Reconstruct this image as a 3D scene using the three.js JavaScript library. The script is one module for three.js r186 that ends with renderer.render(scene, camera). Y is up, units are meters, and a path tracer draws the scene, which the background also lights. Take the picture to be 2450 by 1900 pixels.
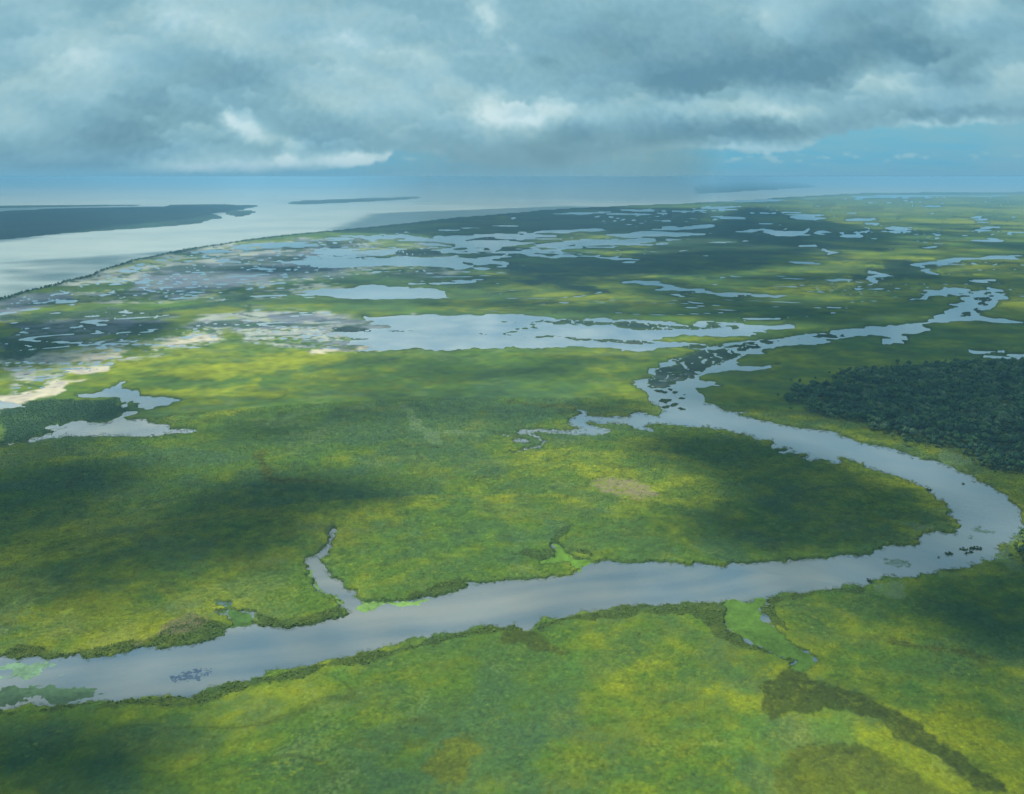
import * as THREE from 'three';
import { mergeGeometries } from 'three/addons/utils/BufferGeometryUtils.js';

// ---------------------------------------------------------------- camera, light, air
const EYE = 300, FOV = 50, PITCH = 14.535;
const scene = new THREE.Scene();
const camera = new THREE.PerspectiveCamera(FOV, 1024 / 794, 1, 900000);
camera.position.set(0, EYE, 0);
camera.rotation.set(-PITCH * Math.PI / 180, 0, 0);

const renderer = new THREE.WebGLRenderer({ antialias: true });
renderer.toneMapping = THREE.LinearToneMapping;
renderer.toneMappingExposure = 1.55;
renderer.shadowMap.enabled = true;
renderer.shadowMap.type = THREE.PCFSoftShadowMap;

const SUN = new THREE.Vector3(-0.38, 0.86, -0.34).normalize();   // high, ahead and to the left
const sun = new THREE.DirectionalLight(new THREE.Color(1.0, 0.95, 0.85), 4.7);
sun.name = 'sun';
sun.position.copy(SUN).multiplyScalar(9000);
sun.target.position.set(0, 0, 0);
sun.castShadow = true;
sun.shadow.radius = 3;
sun.shadow.mapSize.set(4096, 4096);
Object.assign(sun.shadow.camera, { left: -9000, right: 9000, top: 9000, bottom: -9000, near: 10, far: 24000 });
scene.add(sun, sun.target);
scene.fog = new THREE.FogExp2(new THREE.Color(0.31, 0.68, 0.96), 0.84e-4);

// ---------------------------------------------------------------- noise
function rng(seed) { let a = seed >>> 0; return () => { a = (a + 0x6d2b79f5) | 0; let t = Math.imul(a ^ (a >>> 15), 1 | a); t = (t + Math.imul(t ^ (t >>> 7), 61 | t)) ^ t; return ((t ^ (t >>> 14)) >>> 0) / 4294967296; }; }
const PERM = new Uint8Array(512), GX = new Float32Array(256), GY = new Float32Array(256);
{
  const r = rng(7), p = [...Array(256).keys()];
  for (let i = 255; i > 0; i--) { const j = Math.floor(r() * (i + 1)); [p[i], p[j]] = [p[j], p[i]]; }
  for (let i = 0; i < 512; i++) PERM[i] = p[i & 255];
  for (let i = 0; i < 256; i++) { const a = r() * Math.PI * 2; GX[i] = Math.cos(a); GY[i] = Math.sin(a); }
}
function noise(x, y) {   // gradient noise, about -1 to 1
  const xi = Math.floor(x), yi = Math.floor(y), fx = x - xi, fy = y - yi, X = xi & 255, Y = yi & 255;
  const s = fx * fx * fx * (fx * (fx * 6 - 15) + 10), t = fy * fy * fy * (fy * (fy * 6 - 15) + 10);
  const a = PERM[PERM[X] + Y], b = PERM[PERM[X + 1] + Y], c = PERM[PERM[X] + Y + 1], d = PERM[PERM[X + 1] + Y + 1];
  const n0 = GX[a] * fx + GY[a] * fy, n1 = GX[b] * (fx - 1) + GY[b] * fy, n2 = GX[c] * fx + GY[c] * (fy - 1), n3 = GX[d] * (fx - 1) + GY[d] * (fy - 1);
  const m0 = n0 + (n1 - n0) * s, m1 = n2 + (n3 - n2) * s;
  return (m0 + (m1 - m0) * t) * 1.5;
}
function fbm(x, y, n = 4, gain = 0.5) { let s = 0, a = 1, w = 0; for (let i = 0; i < n; i++) { s += a * noise(x + i * 17.3, y - i * 9.7); w += a; a *= gain; x *= 2.03; y *= 2.03; } return s / w; }
const clamp = (x, a = 0, b = 1) => (x < a ? a : x > b ? b : x), mix = (a, b, t) => a + (b - a) * t;
const smooth = (a, b, x) => { const t = clamp((x - a) / (b - a)); return t * t * (3 - 2 * t); };
const mix3 = (a, b, t) => [a[0] + (b[0] - a[0]) * t, a[1] + (b[1] - a[1]) * t, a[2] + (b[2] - a[2]) * t];
const lin1 = (c) => (c <= 10.31 ? c / 255 / 12.92 : Math.pow((c / 255 + 0.055) / 1.055, 2.4));
const lin = (r, g, b) => [lin1(r), lin1(g), lin1(b)];
const TONES = [[-25.61,5.95,2.84,1.58,0.25],[-18.13,8.96,3.47,1.89,0.3],[-10.23,8.23,1.89,1.26,0.3],[-5.94,7.37,1.26,0.95,0.2],[-10.1,4.99,5.36,1.26,0.22],[-17.76,3.75,0.5,0.28,0.5],[-17.11,3.36,0.69,0.35,0.5],[-16.47,2.82,0.82,0.41,0.5],[-15.89,2.28,0.82,0.28,0.4],[-14.15,1.87,0.82,0.38,0.3],[-21.52,0.66,1.89,0.44,0.25],[-19.4,0.45,1.89,0.38,0.3],[-15.78,0.79,2.21,0.38,0.25],[-11.75,0.89,3.47,0.38,0.35],[-9.54,1.13,1.42,0.32,0.45],[-14.48,1.03,0.44,0.32,0.4],[-1.26,3.8,1.26,1.1,0.35],[-1.81,10.07,0.63,0.79,0.3],[-1.29,9.15,0.44,0.76,0.28],[-0.06,7.68,0.38,0.38,0.25],[-29.27,3.69,1.26,1.26,0.12],[-24.21,2.03,2.84,1.1,-0.25],[-28.85,1.57,2.52,0.63,-0.25],[-26.35,0.55,3.47,0.41,-0.35],[-17.66,5.1,3.15,1.89,-0.15],[-17.06,5.78,5.05,1.42,-0.15],[-13.4,2.44,3.79,1.1,-0.2],[-5.78,2.21,4.73,1.1,-0.12],[-22.8,3.37,1.89,1.89,-0.2],[-14.11,0.11,1.42,0.19,-0.3],[-27.59,7.89,2.52,1.89,-0.08],[7.23,8.69,4.1,1.89,-0.2],[14.39,7.05,8.2,1.26,-0.3],[13.07,5.89,6.31,0.79,-0.25],[23.55,7.18,5.05,2.21,-0.3],[12.59,3.01,7.26,0.69,-0.3],[14.7,2.43,4.73,0.57,-0.3],[3.71,2.65,0.95,0.79,-0.3],[3.27,1.49,4.42,0.76,-0.34],[26.41,3.4,3.79,0.38,-0.3],[1.63,6.95,0.69,0.38,-0.15],[10.23,5.81,3.79,0.95,-0.15],[2.68,0.77,2.84,0.44,-0.2],[15.92,8.68,1.42,1.58,0.28],[3.5,9.74,0.76,0.5,0.25],[1.44,3.43,2.21,0.69,0.45],[2.93,4.28,1.1,0.57,0.3],[13.93,4.32,2.52,0.63,0.28],[16.75,3.78,1.89,0.38,0.28],[22.49,5.46,1.89,0.88,0.35],[23.2,5.1,0.82,0.32,0.25],[25.78,8.73,1.58,0.95,0.3],[28.51,5.32,1.26,0.79,0.22],[26.17,2.77,2.21,0.25,0.4],[13.67,1.71,1.58,0.19,0.3],[17.56,1.57,1.58,0.44,0.12],[8.06,7.34,2.52,1.26,0.12],[6.21,4.06,2.84,0.63,0.15]];
const CLOUD_EDGE = [[-36.62,-0.33],[-30.24,-0.31],[-27.88,-0.1],[-25.41,0.13],[-20.24,0.11],[-14.69,0.09],[-10.01,0.58],[-8.36,0.9],[-7.74,1.57],[-4.3,1.29],[-2.8,0.82],[0.24,0.47],[3.29,0.41],[6.3,0.91],[9.26,1.48],[12.18,1.69],[16.19,1.33],[17.83,1.56],[18.88,2.02],[20.18,2.52],[23.01,2.79],[29.83,2.88],[34.45,2.9]];

// ---------------------------------------------------------------- sky: broken cloud deck, clear strip over the sea, rain
// TONES: azimuth, elevation, half widths (degrees) and amount of the lighter and darker cloud masses; CLOUD_EDGE: azimuth and elevation of the deck's lower rim.
function edgeAt(az) {
  const E = CLOUD_EDGE, n = E.length;
  const wild = 0.9 + 0.8 * fbm(Math.cos(az * 0.01745) * 3 + 5, Math.sin(az * 0.01745) * 3 + 9, 3);
  if (az < E[0][0]) return mix(E[0][1], wild, smooth(0, 12, E[0][0] - az));
  if (az > E[n - 1][0]) return mix(E[n - 1][1], wild, smooth(0, 12, az - E[n - 1][0]));
  let i = 0; while (i < n - 2 && E[i + 1][0] < az) i++;
  return mix(E[i][1], E[i + 1][1], clamp((az - E[i][0]) / (E[i + 1][0] - E[i][0])));
}
const C_DARK = lin(88, 134, 153), C_GREY = lin(114, 158, 174), C_MID = lin(137, 181, 194), C_LIGHT = lin(166, 203, 210), C_WHITE = lin(206, 229, 231);
const G_LOW = lin(104, 170, 194), G_MID = lin(98, 174, 203), G_HIGH = lin(120, 184, 205);
const wrap = (d) => d - 360 * Math.round(d / 360);
function tone(az, el) {   // how light the deck is in a direction, without its detail
  let t = 0.5;
  for (const b of TONES) { const dx = wrap(az - b[0]) / b[2], dy = (el - b[1]) / b[3], q = dx * dx + dy * dy; if (q < 9) t += b[4] * 0.9 * Math.exp(-q * 0.75); }
  const a = az * 0.01745; return t + 0.20 * fbm(Math.cos(a) * 11 + 3, (el + 6) * 0.38 + Math.sin(a) * 11, 3, 0.4);
}
// The deck's single billows: rounded tops that catch the light, soft dark bottoms; nearer (higher) ones overlap farther ones.
const BILLOWS = Array.from({ length: 90 }, () => []);
{
  const r = rng(31), all = [];
  for (let i = 0; i < 2600; i++) {
    const el = 0.9 + 24 * Math.pow(r(), 1.25), az = r() * 360 - 180, s = (0.35 + 0.9 * r() * r()) * (0.7 + el * 0.13);
    if (el < edgeAt(az) + s * 0.3) continue;
    all.push({ az, el, rx: s * (1.5 + 0.8 * r()), ry: s * (0.75 + 0.25 * r()), op: 0.35 + 0.5 * r(), t: tone(az, el) + 0.10 * (r() - 0.5) });
  }
  all.sort((p, q) => p.el - q.el);
  for (const p of all) for (let k = Math.floor((p.az - p.rx * 1.5 + 180) / 4); k <= Math.floor((p.az + p.rx * 1.5 + 180) / 4); k++) BILLOWS[(k + 90) % 90].push(p);
}
function skyColor(az, el, sx, sz) {   // sx, sz: the heading as a unit vector, so that the pattern closes all round
  const X = sx * 60, Z = sz * 60, flat = clamp(0.3 + el / 6, 0.3, 1);
  const w1 = fbm(X * 0.16 + 3.1, el * 0.32 + Z * 0.16, 3), w2 = fbm(X * 0.16 - 8.3, el * 0.32 + Z * 0.16 + 21, 3);
  const w3 = fbm(X * 0.7 + 2, el * 0.9 + Z * 0.7 + 4, 3), w4 = fbm(X * 0.7 + 31, el * 0.9 + Z * 0.7 - 14, 3);
  const w5 = fbm(X * 2.1 + 5, el * 2.6 + Z * 2.1, 3), w6 = fbm(X * 2.1 - 45, el * 2.6 + Z * 2.1 + 9, 3);
  const ax = az + 1.0 * w1 + 0.7 * w3 + 0.35 * w5, ex = el + flat * (0.4 * w2 + 0.45 * w4 + 0.26 * w6);
  let t = tone(ax, ex);
  for (const p of BILLOWS[Math.min(89, Math.floor((az + 180) / 4))]) {
    const dx = wrap(ax - p.az) / p.rx, dy = (ex - p.el) / p.ry, d = Math.sqrt(dx * dx + dy * dy);
    if (d > 1) continue;
    const up = d > 1e-4 ? dy / d : 0, a = p.op * (1 - smooth(mix(0.05, 0.72, clamp(0.5 + 0.6 * up - 0.15 * dx)), 1, d));
    t = mix(t, p.t + 0.22 * (dy * 0.9 - dx * 0.25), a);
  }
  t += 0.06 + 0.075 * w5;
  const e0 = edgeAt(az + 0.9 * w3), rag = 0.22 * w4 + 0.16 * fbm(X * 2.2 + 9, el * 3 + Z * 2.2, 3);
  const cov = smooth(-0.10, 0.16, el - e0 + rag);
  const rim = Math.exp(-Math.pow((el - e0 + rag - 0.22) / 0.22, 2));
  t += 0.10 * rim * clamp(0.3 + 2.4 * noise(X * 0.35 + 50, Z * 0.35));
  t = clamp(t, 0, 1);
  let c = t < 0.25 ? mix3(C_DARK, C_GREY, t / 0.25) : t < 0.5 ? mix3(C_GREY, C_MID, (t - 0.25) / 0.25) : t < 0.75 ? mix3(C_MID, C_LIGHT, (t - 0.5) / 0.25) : mix3(C_LIGHT, C_WHITE, (t - 0.75) / 0.25);
  const hue = 0.5 + 0.9 * fbm(X * 0.25 + 70, el * 0.5 + Z * 0.25, 3);   // some masses greyer, some bluer
  c = mix3(c, [c[0] * 0.93, c[1] * 0.99, c[2] * 1.06], clamp(hue));
  let g = el < 0.8 ? mix3(G_LOW, G_MID, clamp(el / 0.8)) : mix3(G_MID, G_HIGH, clamp((el - 0.8) / 2.2));
  const veil = smooth(0.1, 0.7, 0.45 + 0.7 * fbm(X * 0.25, el * 2.2 + Z * 0.25 + 60, 4));
  g = mix3(g, C_MID, 0.35 * veil);
  const puff = smooth(0.52, 0.8, fbm(X * 0.8 + 77, el * 2.6 + Z * 0.8, 4) + 0.55 * Math.exp(-Math.pow((el - 1.1) / 0.5, 2)) - 0.1);
  g = mix3(g, C_LIGHT, 0.55 * puff);
  c = mix3(g, c, cov);
  // rain falling from the deck to the horizon
  const streak = 1 + 0.35 * fbm(X * 2.4 + el * 0.35, Z * 2.4, 3);
  const below = 1 - smooth(e0 + 0.1, e0 + 0.9, el);
  const rain = (a, b, s) => smooth(a - s, a + s, az) * (1 - smooth(b - s, b + s, az));
  c = mix3(c, lin(96, 144, 168), clamp(0.45 * rain(-4.6, 4.6, 1.8) * streak) * below);
  c = mix3(c, lin(138, 176, 188), clamp(0.45 * rain(6.6, 11.8, 1.3) * streak) * below);
  c = mix3(c, lin(98, 156, 180), clamp(0.55 * rain(-44, -25.5, 1.6) * streak) * below);
  c = mix3(c, lin(140, 182, 196), clamp(0.4 * rain(28.2, 36, 1.2) * streak) * below);
  c = mix3(c, lin(113, 168, 195), Math.exp(-el / 0.8));   // the far air in front of it all
  return c;
}
{
  const W = 4096, Hh = 2048, data = new Float32Array(W * Hh * 4), k = 1 / renderer.toneMappingExposure;
  const fill = (row, step) => {
    const el = ((row + 0.5) / Hh - 0.5) * 180;
    for (let col = 0; col < W; col += step) {
      const a = ((col + 0.5) / W - 0.5) * 2 * Math.PI, x = Math.cos(a), z = Math.sin(a);   // direction of that column
      const c = skyColor(Math.atan2(x, -z) * 57.29578, el, x, z);
      for (let j = 0; j < 3; j++) data[(row * W + col) * 4 + j] = c[j] * k;
    }
    if (step > 1) for (let col = 0; col < W; col++) if (col % step) {
      const q = Math.floor(col / step) * step, n = (q + step) % W, f = (col % step) / step;
      for (let j = 0; j < 3; j++) data[(row * W + col) * 4 + j] = mix(data[(row * W + q) * 4 + j], data[(row * W + n) * 4 + j], f);
    }
  };
  const horizon = Hh / 2, fine = horizon + 160;
  for (let row = horizon; row < fine; row++) fill(row, 1);
  for (let row = fine; row < Hh; row += 4) fill(row, 4);
  for (let row = fine; row < Hh; row++) if ((row - fine) % 4) {
    const q = fine + Math.floor((row - fine) / 4) * 4, n = Math.min(q + 4, Hh - 4), f = ((row - fine) % 4) / 4;
    for (let i = 0; i < W * 4; i++) data[row * W * 4 + i] = mix(data[q * W * 4 + i], data[n * W * 4 + i], f);
  }
  for (let row = 0; row < horizon; row++) for (let i = 0; i < W * 4; i++) data[row * W * 4 + i] = data[horizon * W * 4 + i];
  for (let i = 3; i < data.length; i += 4) data[i] = 1;
  const t = new THREE.DataTexture(data, W, Hh, THREE.RGBAFormat, THREE.FloatType);
  t.mapping = THREE.EquirectangularReflectionMapping; t.magFilter = THREE.LinearFilter; t.colorSpace = THREE.LinearSRGBColorSpace; t.needsUpdate = true;
  scene.background = t; scene.environment = t;
}
// Plan of the delta in metres: x, z pairs, the camera stands over 0, 0 and looks along -z.
const PLAN = {
 sea: [
  [-1237,-1294,-1293,-2144,-1306,-2312,-1304,-2415,-1315,-2650,-1338,-2761,-1380,-3014,-1406,-3188,-1389,-3302,-1392,-3370,-1391,-3527,-1361,-3809,-1297,-4191,-1203,-4531,-1096,-4789,-978,-5003,-881,-5250,-692,-5704,-426,-6487,-73,-7190,209,-7798,617,-8473,1175,-9173,1952,-9820,2226,-10268,3150,-11561,4338,-13223,5338,-14624,6447,-16037,7559,-16516,9954,-17024,17510,-18090,290180,-258230,-274220,-258230]],
 river: [
  [-421.3,-490.0,-330.5,-490.1,-324.3,-488.2,-316.5,-485.4,-297.0,-485.4,-288.2,-488.2,-282.8,-492.0,-281.3,-495.3,-275.8,-487.3,-271.2,-487.3,-258.1,-490.1,-249.8,-494.9,-230.1,-497.8,-216.2,-502.7,-202.4,-508.7,-195.0,-519.0,-193.1,-526.4,-186.9,-527.9,-176.4,-529.7,-158.9,-526.4,-145.9,-527.5,-132.8,-532.9,-124.2,-537.0,-118.1,-540.4,-115.2,-546.1,-117.7,-550.7,-104.5,-554.2,-94.2,-562.6,-80.3,-563.8,-64.5,-569.9,-48.3,-574.9,-35.1,-583.8,-33.2,-587.7,-36.2,-594.3,-27.5,-592.2,-19.0,-591.7,-0.6,-597.0,24.1,-599.7,43.0,-603.8,50.9,-610.1,54.2,-620.6,56.7,-627.3,63.8,-627.9,83.3,-629.3,102.5,-627.9,115.7,-629.3,138.9,-626.4,137.6,-621.9,157.3,-623.4,177.9,-627.8,204.4,-629.3,231.6,-632.3,260.0,-638.4,275.0,-643.0,285.8,-639.9,295.7,-644.5,300.9,-650.8,312.4,-658.8,322.7,-660.4,333.6,-660.4,345.5,-667.0,348.1,-677.1,355.5,-683.9,370.4,-691.6,376.0,-685.7,388.4,-696.2,398.4,-709.0,400.4,-720.2,397.4,-725.9,408.4,-743.7,412.7,-760.1,409.5,-772.9,407.9,-786.0,414.8,-790.5,407.2,-801.9,402.8,-813.6,391.8,-837.9,381.1,-853.2,374.5,-858.4,370.7,-879.8,363.5,-893.7,358.9,-890.8,359.9,-877.0,354.3,-869.0,346.5,-871.6,344.1,-879.8,337.2,-885.3,325.5,-877.0,319.5,-890.8,331.9,-901.0,320.5,-905.0,302.3,-905.0,299.5,-913.8,318.9,-922.6,296.7,-922.6,299.3,-937.8,304.9,-944.0,306.3,-955.3,287.2,-955.3,283.7,-959.8,287.3,-969.5,271.3,-982.8,260.9,-996.4,244.2,-1010.3,195.8,-1021.0,191.0,-1028.2,196.7,-1073.3,266.4,-1216.2,266.4,-1182.1,261.6,-1127.7,268.6,-1119.1,280.3,-1094.0,288.1,-1081.9,309.6,-1077.9,295.9,-1062.1,302.2,-1054.4,319.9,-1035.6,336.9,-1017.4,349.7,-1006.8,362.6,-1003.3,374.1,-996.4,393.1,-972.8,403.0,-953.4,414.5,-934.7,434.7,-916.7,443.8,-896.5,449.4,-885.3,466.3,-869.0,468.9,-853.2,478.5,-835.4,477.7,-808.9,478.9,-781.6,473.8,-755.9,471.4,-735.7,457.7,-712.7,452.4,-698.0,442.0,-687.4,429.9,-673.7,420.1,-663.7,397.2,-644.5,375.5,-626.3,355.3,-617.6,331.2,-607.6,309.1,-600.7,274.8,-593.5,265.4,-585.6,239.4,-581.7,213.0,-575.2,193.3,-570.2,183.5,-565.2,154.4,-562.8,149.1,-560.3,137.6,-561.5,113.6,-559.8,103.8,-556.6,80.7,-557.8,62.5,-549.6,39.0,-540.4,15.0,-528.3,10.4,-520.8,6.6,-525.0,1.7,-531.1,-11.6,-527.2,-33.4,-520.8,-54.6,-513.5,-75.1,-505.3,-91.8,-496.5,-114.0,-486.9,-122.0,-483.5,-135.8,-477.1,-153.8,-469.1,-161.0,-463.0,-177.3,-458.7,-188.4,-448.8,-199.6,-445.5,-208.9,-444.7,-222.5,-443.1,-236.0,-441.5,-250.2,-441.5,-254.9,-437.6,-271.0,-436.0,-297.1,-432.6,-370.6,-421.7],
  [207.5,-1061.9,197.3,-1104.5,189.4,-1145.1,192.9,-1194.2,203.0,-1266.2,215.7,-1305.3,219.5,-1339.7,233.4,-1339.7,243.8,-1383.4,261.7,-1394.7,282.1,-1417.9,303.9,-1445.9,336,-1488,356,-1514,370,-1532,421,-1560,474,-1588,528,-1618,575,-1647,604,-1654,681,-1698,759,-1736,831,-1776,904,-1829,961,-1896,1058,-2007,1133,-2116,1192,-2206,1226,-2263,1221,-2286,1149,-2237,1075,-2190,998,-2130,1089,-2237,1194,-2355,1229,-2372,1257,-2355,1252,-2303,1234,-2206,1264,-2237,1315,-2355,1329,-2398,1337,-2313,1280,-2206,1195,-2088,1121,-1981,1043,-1885,1048,-1835,1091,-1797,1074,-1768,1022,-1786,995,-1814,969,-1818,925,-1786,844,-1717,769,-1652,755,-1600,729,-1575,727,-1551,711,-1562,684,-1543,695,-1575,728,-1608,717,-1634,643,-1608,594,-1591,587,-1560,531,-1541,491,-1527,448,-1496,438,-1479,446,-1462,427,-1454,400,-1446,392.1,-1421.8,376.4,-1398.5,370.6,-1375.9,372.2,-1357.6,391.5,-1354.0,441.1,-1368.5,420.6,-1346.8,401.0,-1332.7,387.8,-1329.2,353.3,-1325.8,319.6,-1312.1,295.6,-1292.0,284.3,-1259.9,305.4,-1250.5,311.9,-1223.2,291.4,-1220.3,268.4,-1211.5,265.4,-1177.4,265.2,-1145.1,262.8,-1121.9],
  [1392,-3003,1516,-3121,1669,-3248,1835,-3329,2003,-3364,1905,-3196,1801,-3208,1660,-3170,1511,-3049,1432,-2992,1372,-2817,1342,-2688,1340,-2782,1406,-2947],
  [1166,-2817,1190,-2842,1142,-2744,1134,-2661,1098,-2566,1025,-2427,964,-2355,911,-2286,998,-2416,1062,-2566],
  [440,-2390,520,-2337,609,-2253,757,-2206,651,-2175,549,-2184,482,-2263,426,-2313,392,-2316,422,-2368,404,-2422,345,-2460,321,-2487,380,-2538,437,-2506,436,-2448,488,-2397],
  [1385,-2566,1444,-2549,1398,-2509,1419,-2469,1367,-2477,1348,-2513],
  [1385,-2734,1461,-2720,1377,-2697],
  [215.3,-1014.0,197.8,-1021.1,169.7,-1021.1,164.6,-1014.0,173.8,-996.7,170.4,-987.9,156.1,-996.7,147.7,-1007.0,145.6,-1021.1,119.9,-1024.6,96.6,-1035.5,93.7,-1024.6,102.4,-1010.5,123.0,-998.8,115.7,-986.6,95.1,-973.4,66.7,-980.0,37.9,-986.6,26.3,-986.6,23.2,-980.0,33.4,-966.9,41.4,-951.1,34.3,-935.7,28.7,-922.6,26.4,-930.9,36.2,-948.0,30.4,-960.5,18.3,-978.6,8.7,-975.4,6.4,-985.3,14.8,-998.8,38.5,-1002.9,67.7,-996.7,89.6,-1000.1,78.6,-1010.5,69.5,-1024.6,72.5,-1039.2,86.4,-1061.7,89.6,-1081.1,84.5,-1093.2,103.1,-1085.1,98.9,-1061.7,123.1,-1054.1,149.7,-1051.8,163.6,-1077.2,176.7,-1073.3,174.2,-1064.0,204.4,-1057.9,225.4,-1065.5],
  [28.8,-924.9,15.5,-917.9,0.9,-905.2,-2.7,-912.0,13.7,-924.9,26.7,-930.9],
  [-22.2,-980.0,-8.6,-973.4,4.7,-948.0,21.5,-944.9,20.7,-954.2,4.7,-960.5,-10.6,-980.0],
  [-115.2,-546.1,-117.9,-551.9,-130.5,-568.7,-123.3,-562.9,-128.3,-566.5,-139.3,-573.9,-151.1,-594.5,-159.2,-613.7,-166.6,-626.6,-168.1,-635.4,-161.6,-641.5,-157.1,-650.7,-155.4,-661.8,-156.8,-671.6,-156.1,-678.3,-158.9,-688.5,-158.6,-697.2,-156.1,-695.5,-154.7,-685.0,-151.6,-679.9,-153.4,-671.6,-149.4,-658.6,-150.8,-646.1,-157.0,-635.4,-153.1,-626.6,-145.3,-613.7,-141.7,-602.6,-128.6,-590.6,-128.8,-590.3,-115.8,-578.7,-111.2,-566.2,-105.7,-561.4,-94.0,-561.4],
  [56.7,-627.3,53.9,-616.3,46.8,-623.5,40.8,-630.8,22.5,-624.9,25.3,-632.3,34.7,-638.3,35.7,-645.9,34.1,-668.2,39.2,-661.7,43.4,-652.2,48.0,-641.3,55.1,-632.3,63.9,-628.5],
  [155.3,-564.0,152.7,-548.4,148.8,-534.7,153.9,-515.2,166.1,-496.9,178.3,-488.1,183.6,-485.3,176.1,-479.7,174.4,-476.0,179.4,-472.3,187.8,-476.0,191.6,-479.7,193.9,-491.0,188.0,-498.8,183.9,-513.1,176.9,-530.2,176.9,-546.1,186.3,-566.4],
  [-193.1,-526.4,-192.1,-534.0,-200.6,-543.0,-211.2,-547.5,-203.2,-551.0,-207.4,-556.9,-216.4,-562.9,-202.4,-559.3,-193.3,-548.7,-181.6,-547.5,-175.8,-529.7]],
 lagoon: [
  [-627.2,-909.0,-587.7,-932.0,-559.8,-946.9,-540.4,-962.2,-515.6,-968.5,-479.8,-971.6,-454.6,-969.7,-434.9,-967.2,-423.6,-971.6,-408.6,-981.2,-384.5,-987.7,-393.1,-1000.9,-421.3,-1004.3,-425.7,-1017.9,-443.7,-1021.4,-459.8,-1031.9,-472.9,-1044.1,-493.8,-1046.3,-500.1,-1055.8,-496.9,-1081.6,-504.5,-1080.0,-504.4,-1061.0,-509.5,-1050.0,-509.7,-1028.4,-525.5,-1028.4,-545.4,-1036.9,-557.0,-1028.4,-559.1,-1006.3,-567.2,-1021.4,-573.8,-1004.3,-558.0,-994.3,-555.5,-987.7,-562.3,-968.5,-567.1,-946.9,-589.8,-935.5,-634.4,-920.4],
  [-595.4,-1185.2,-585.9,-1203.9,-587.6,-1228.0,-587.0,-1253.0,-581.2,-1247.9,-580.8,-1223.1,-574.5,-1203.9,-540.8,-1194.5,-528.7,-1160.9,-497.2,-1153.9,-477.9,-1149.5,-459.3,-1140.9,-472.7,-1103.6,-482.0,-1095.7,-505.6,-1111.7,-508.3,-1128.2,-521.2,-1128.2,-522.7,-1136.7,-521.5,-1099.6,-541.1,-1136.7,-563.9,-1155.6,-609.2,-1158.3,-620.2,-1171.6],
  [-332,-1688,-288,-1711,-242,-1733,-293,-1805,-324,-1870,-272,-1876,-241,-1883,-209,-1887,-116,-1883,-74,-1884,51,-1864,96,-1831,164,-1846,172,-1821,209,-1846,216,-1810,267,-1831,290,-1800,268,-1828,290,-1809,337,-1797,348,-1766,375,-1743,392,-1784,404,-1803,424,-1809,446,-1772,486,-1772,479,-1760,443,-1760,436,-1726,463,-1737,481,-1755,521,-1755,583,-1760,585,-1743,560,-1709,543,-1697,514,-1697,505,-1670,469,-1639,429,-1628,363,-1623,318,-1628,289,-1623,265,-1584,289,-1569,324,-1564,349,-1546,358,-1541,356,-1514,339,-1492,314,-1514,305,-1518,276,-1514,261,-1505,247,-1483,222.5,-1479.2,191,-1496,207,-1488,116,-1525,42,-1510,7,-1529,-45,-1502,-87.7,-1494.9,-176,-1510,-217,-1495,-270.7,-1473.3,-288,-1488,-277,-1485,-250,-1529,-306,-1547,-271,-1605,-343,-1646,-395,-1625,-347,-1667],
  [-455,-2341,-442,-2382,-428,-2426,-390,-2432,-343,-2382,-317,-2393,-273,-2361,-240,-2351,-221,-2368,-201,-2320,-167,-2286,-177,-2242,-171,-2196,-189,-2151,-226,-2151,-273,-2143,-344,-2134,-407,-2151,-506,-2214,-566,-2223,-543,-2267,-577,-2281,-530,-2320,-493,-2334],
  [-564,-4180,-443,-4289,-336,-4465,-198,-4526,-92,-4695,64,-4590,86,-4862,117,-4655,245,-4465,117,-4346,-98,-4234,-236,-4148,-82,-4180,19,-4075,109,-4025,-4,-3836,-143,-3748,-266,-3705,-254,-3836,-345,-4075,-463,-4106],
  [219,-4127,351,-4234,643,-4346,696,-4180,589,-3976,431,-3882,317,-3818,278,-3774,284,-3863,256,-3976],
  [519,-4465,663,-4791,808,-4862,952,-4749,977,-4590,901,-4489,784,-4465,646,-4370],
  [-750,-3194,-667,-3226,-491,-3258,-438,-3582,-379,-3663,-438,-3325,-310,-3278,-219,-3395,-225,-3292,-141,-3213,-3,-3543,-311,-3582,-265,-3505,-3,-3543,22,-3325,-63,-3226,-14,-3015,-71,-3044,-114,-2976,-177,-3102,-175,-2870,-277,-2922,-449,-2976,-599,-2891,-690,-2933],
  [-301,-2479,-218,-2487,-144,-2510,-108,-2538,-133,-2471,-209,-2441,-288,-2441],
  [501,-1840,541,-1844,591,-1844,558,-1829,514,-1822],
  [393,-1797,427,-1807,436,-1786,485,-1766,446,-1760,467,-1776,441,-1766,416,-1746,397,-1766],
  [1444,-6935,1554,-6791,1643,-6791,1735,-6469,1577,-6271,1495,-6319,1505,-6573],
  [922,-5095,1076,-5294,1279,-5623,1270,-5399,1130,-5176,950,-4940,899,-4970],
  [844,-4657,989,-4683,1081,-4738,1039,-4630,906,-4526,811,-4476],
  [778,-4287,858,-4287,844,-4176,739,-4071],
  [865,-4123,954,-4071,1145,-4154,998,-4030,888,-4050],
  [2269,-7575,2283,-7084,2240,-6791,2105,-6271,2108,-6039,2137,-5929,2319,-6653,2373,-7241,2354,-7575],
  [2405,-6271,2595,-6469,2630,-6319,2402,-6039,2340,-6084],
  [2361,-5823,2427,-5721,2439,-5527,2446,-5472,2293,-5399,2291,-5623],
  [1691,-4464,1859,-4724,2057,-5016,2015,-4866,1850,-4591,1693,-4380],
  [2328,-5260,2336,-5226,2174,-4866,2085,-4657,2085,-4683,2204,-4970],
  [1382,-3784,1387,-3766,1312,-3574,1261,-3421,1237,-3385,1302,-3574],
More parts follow.
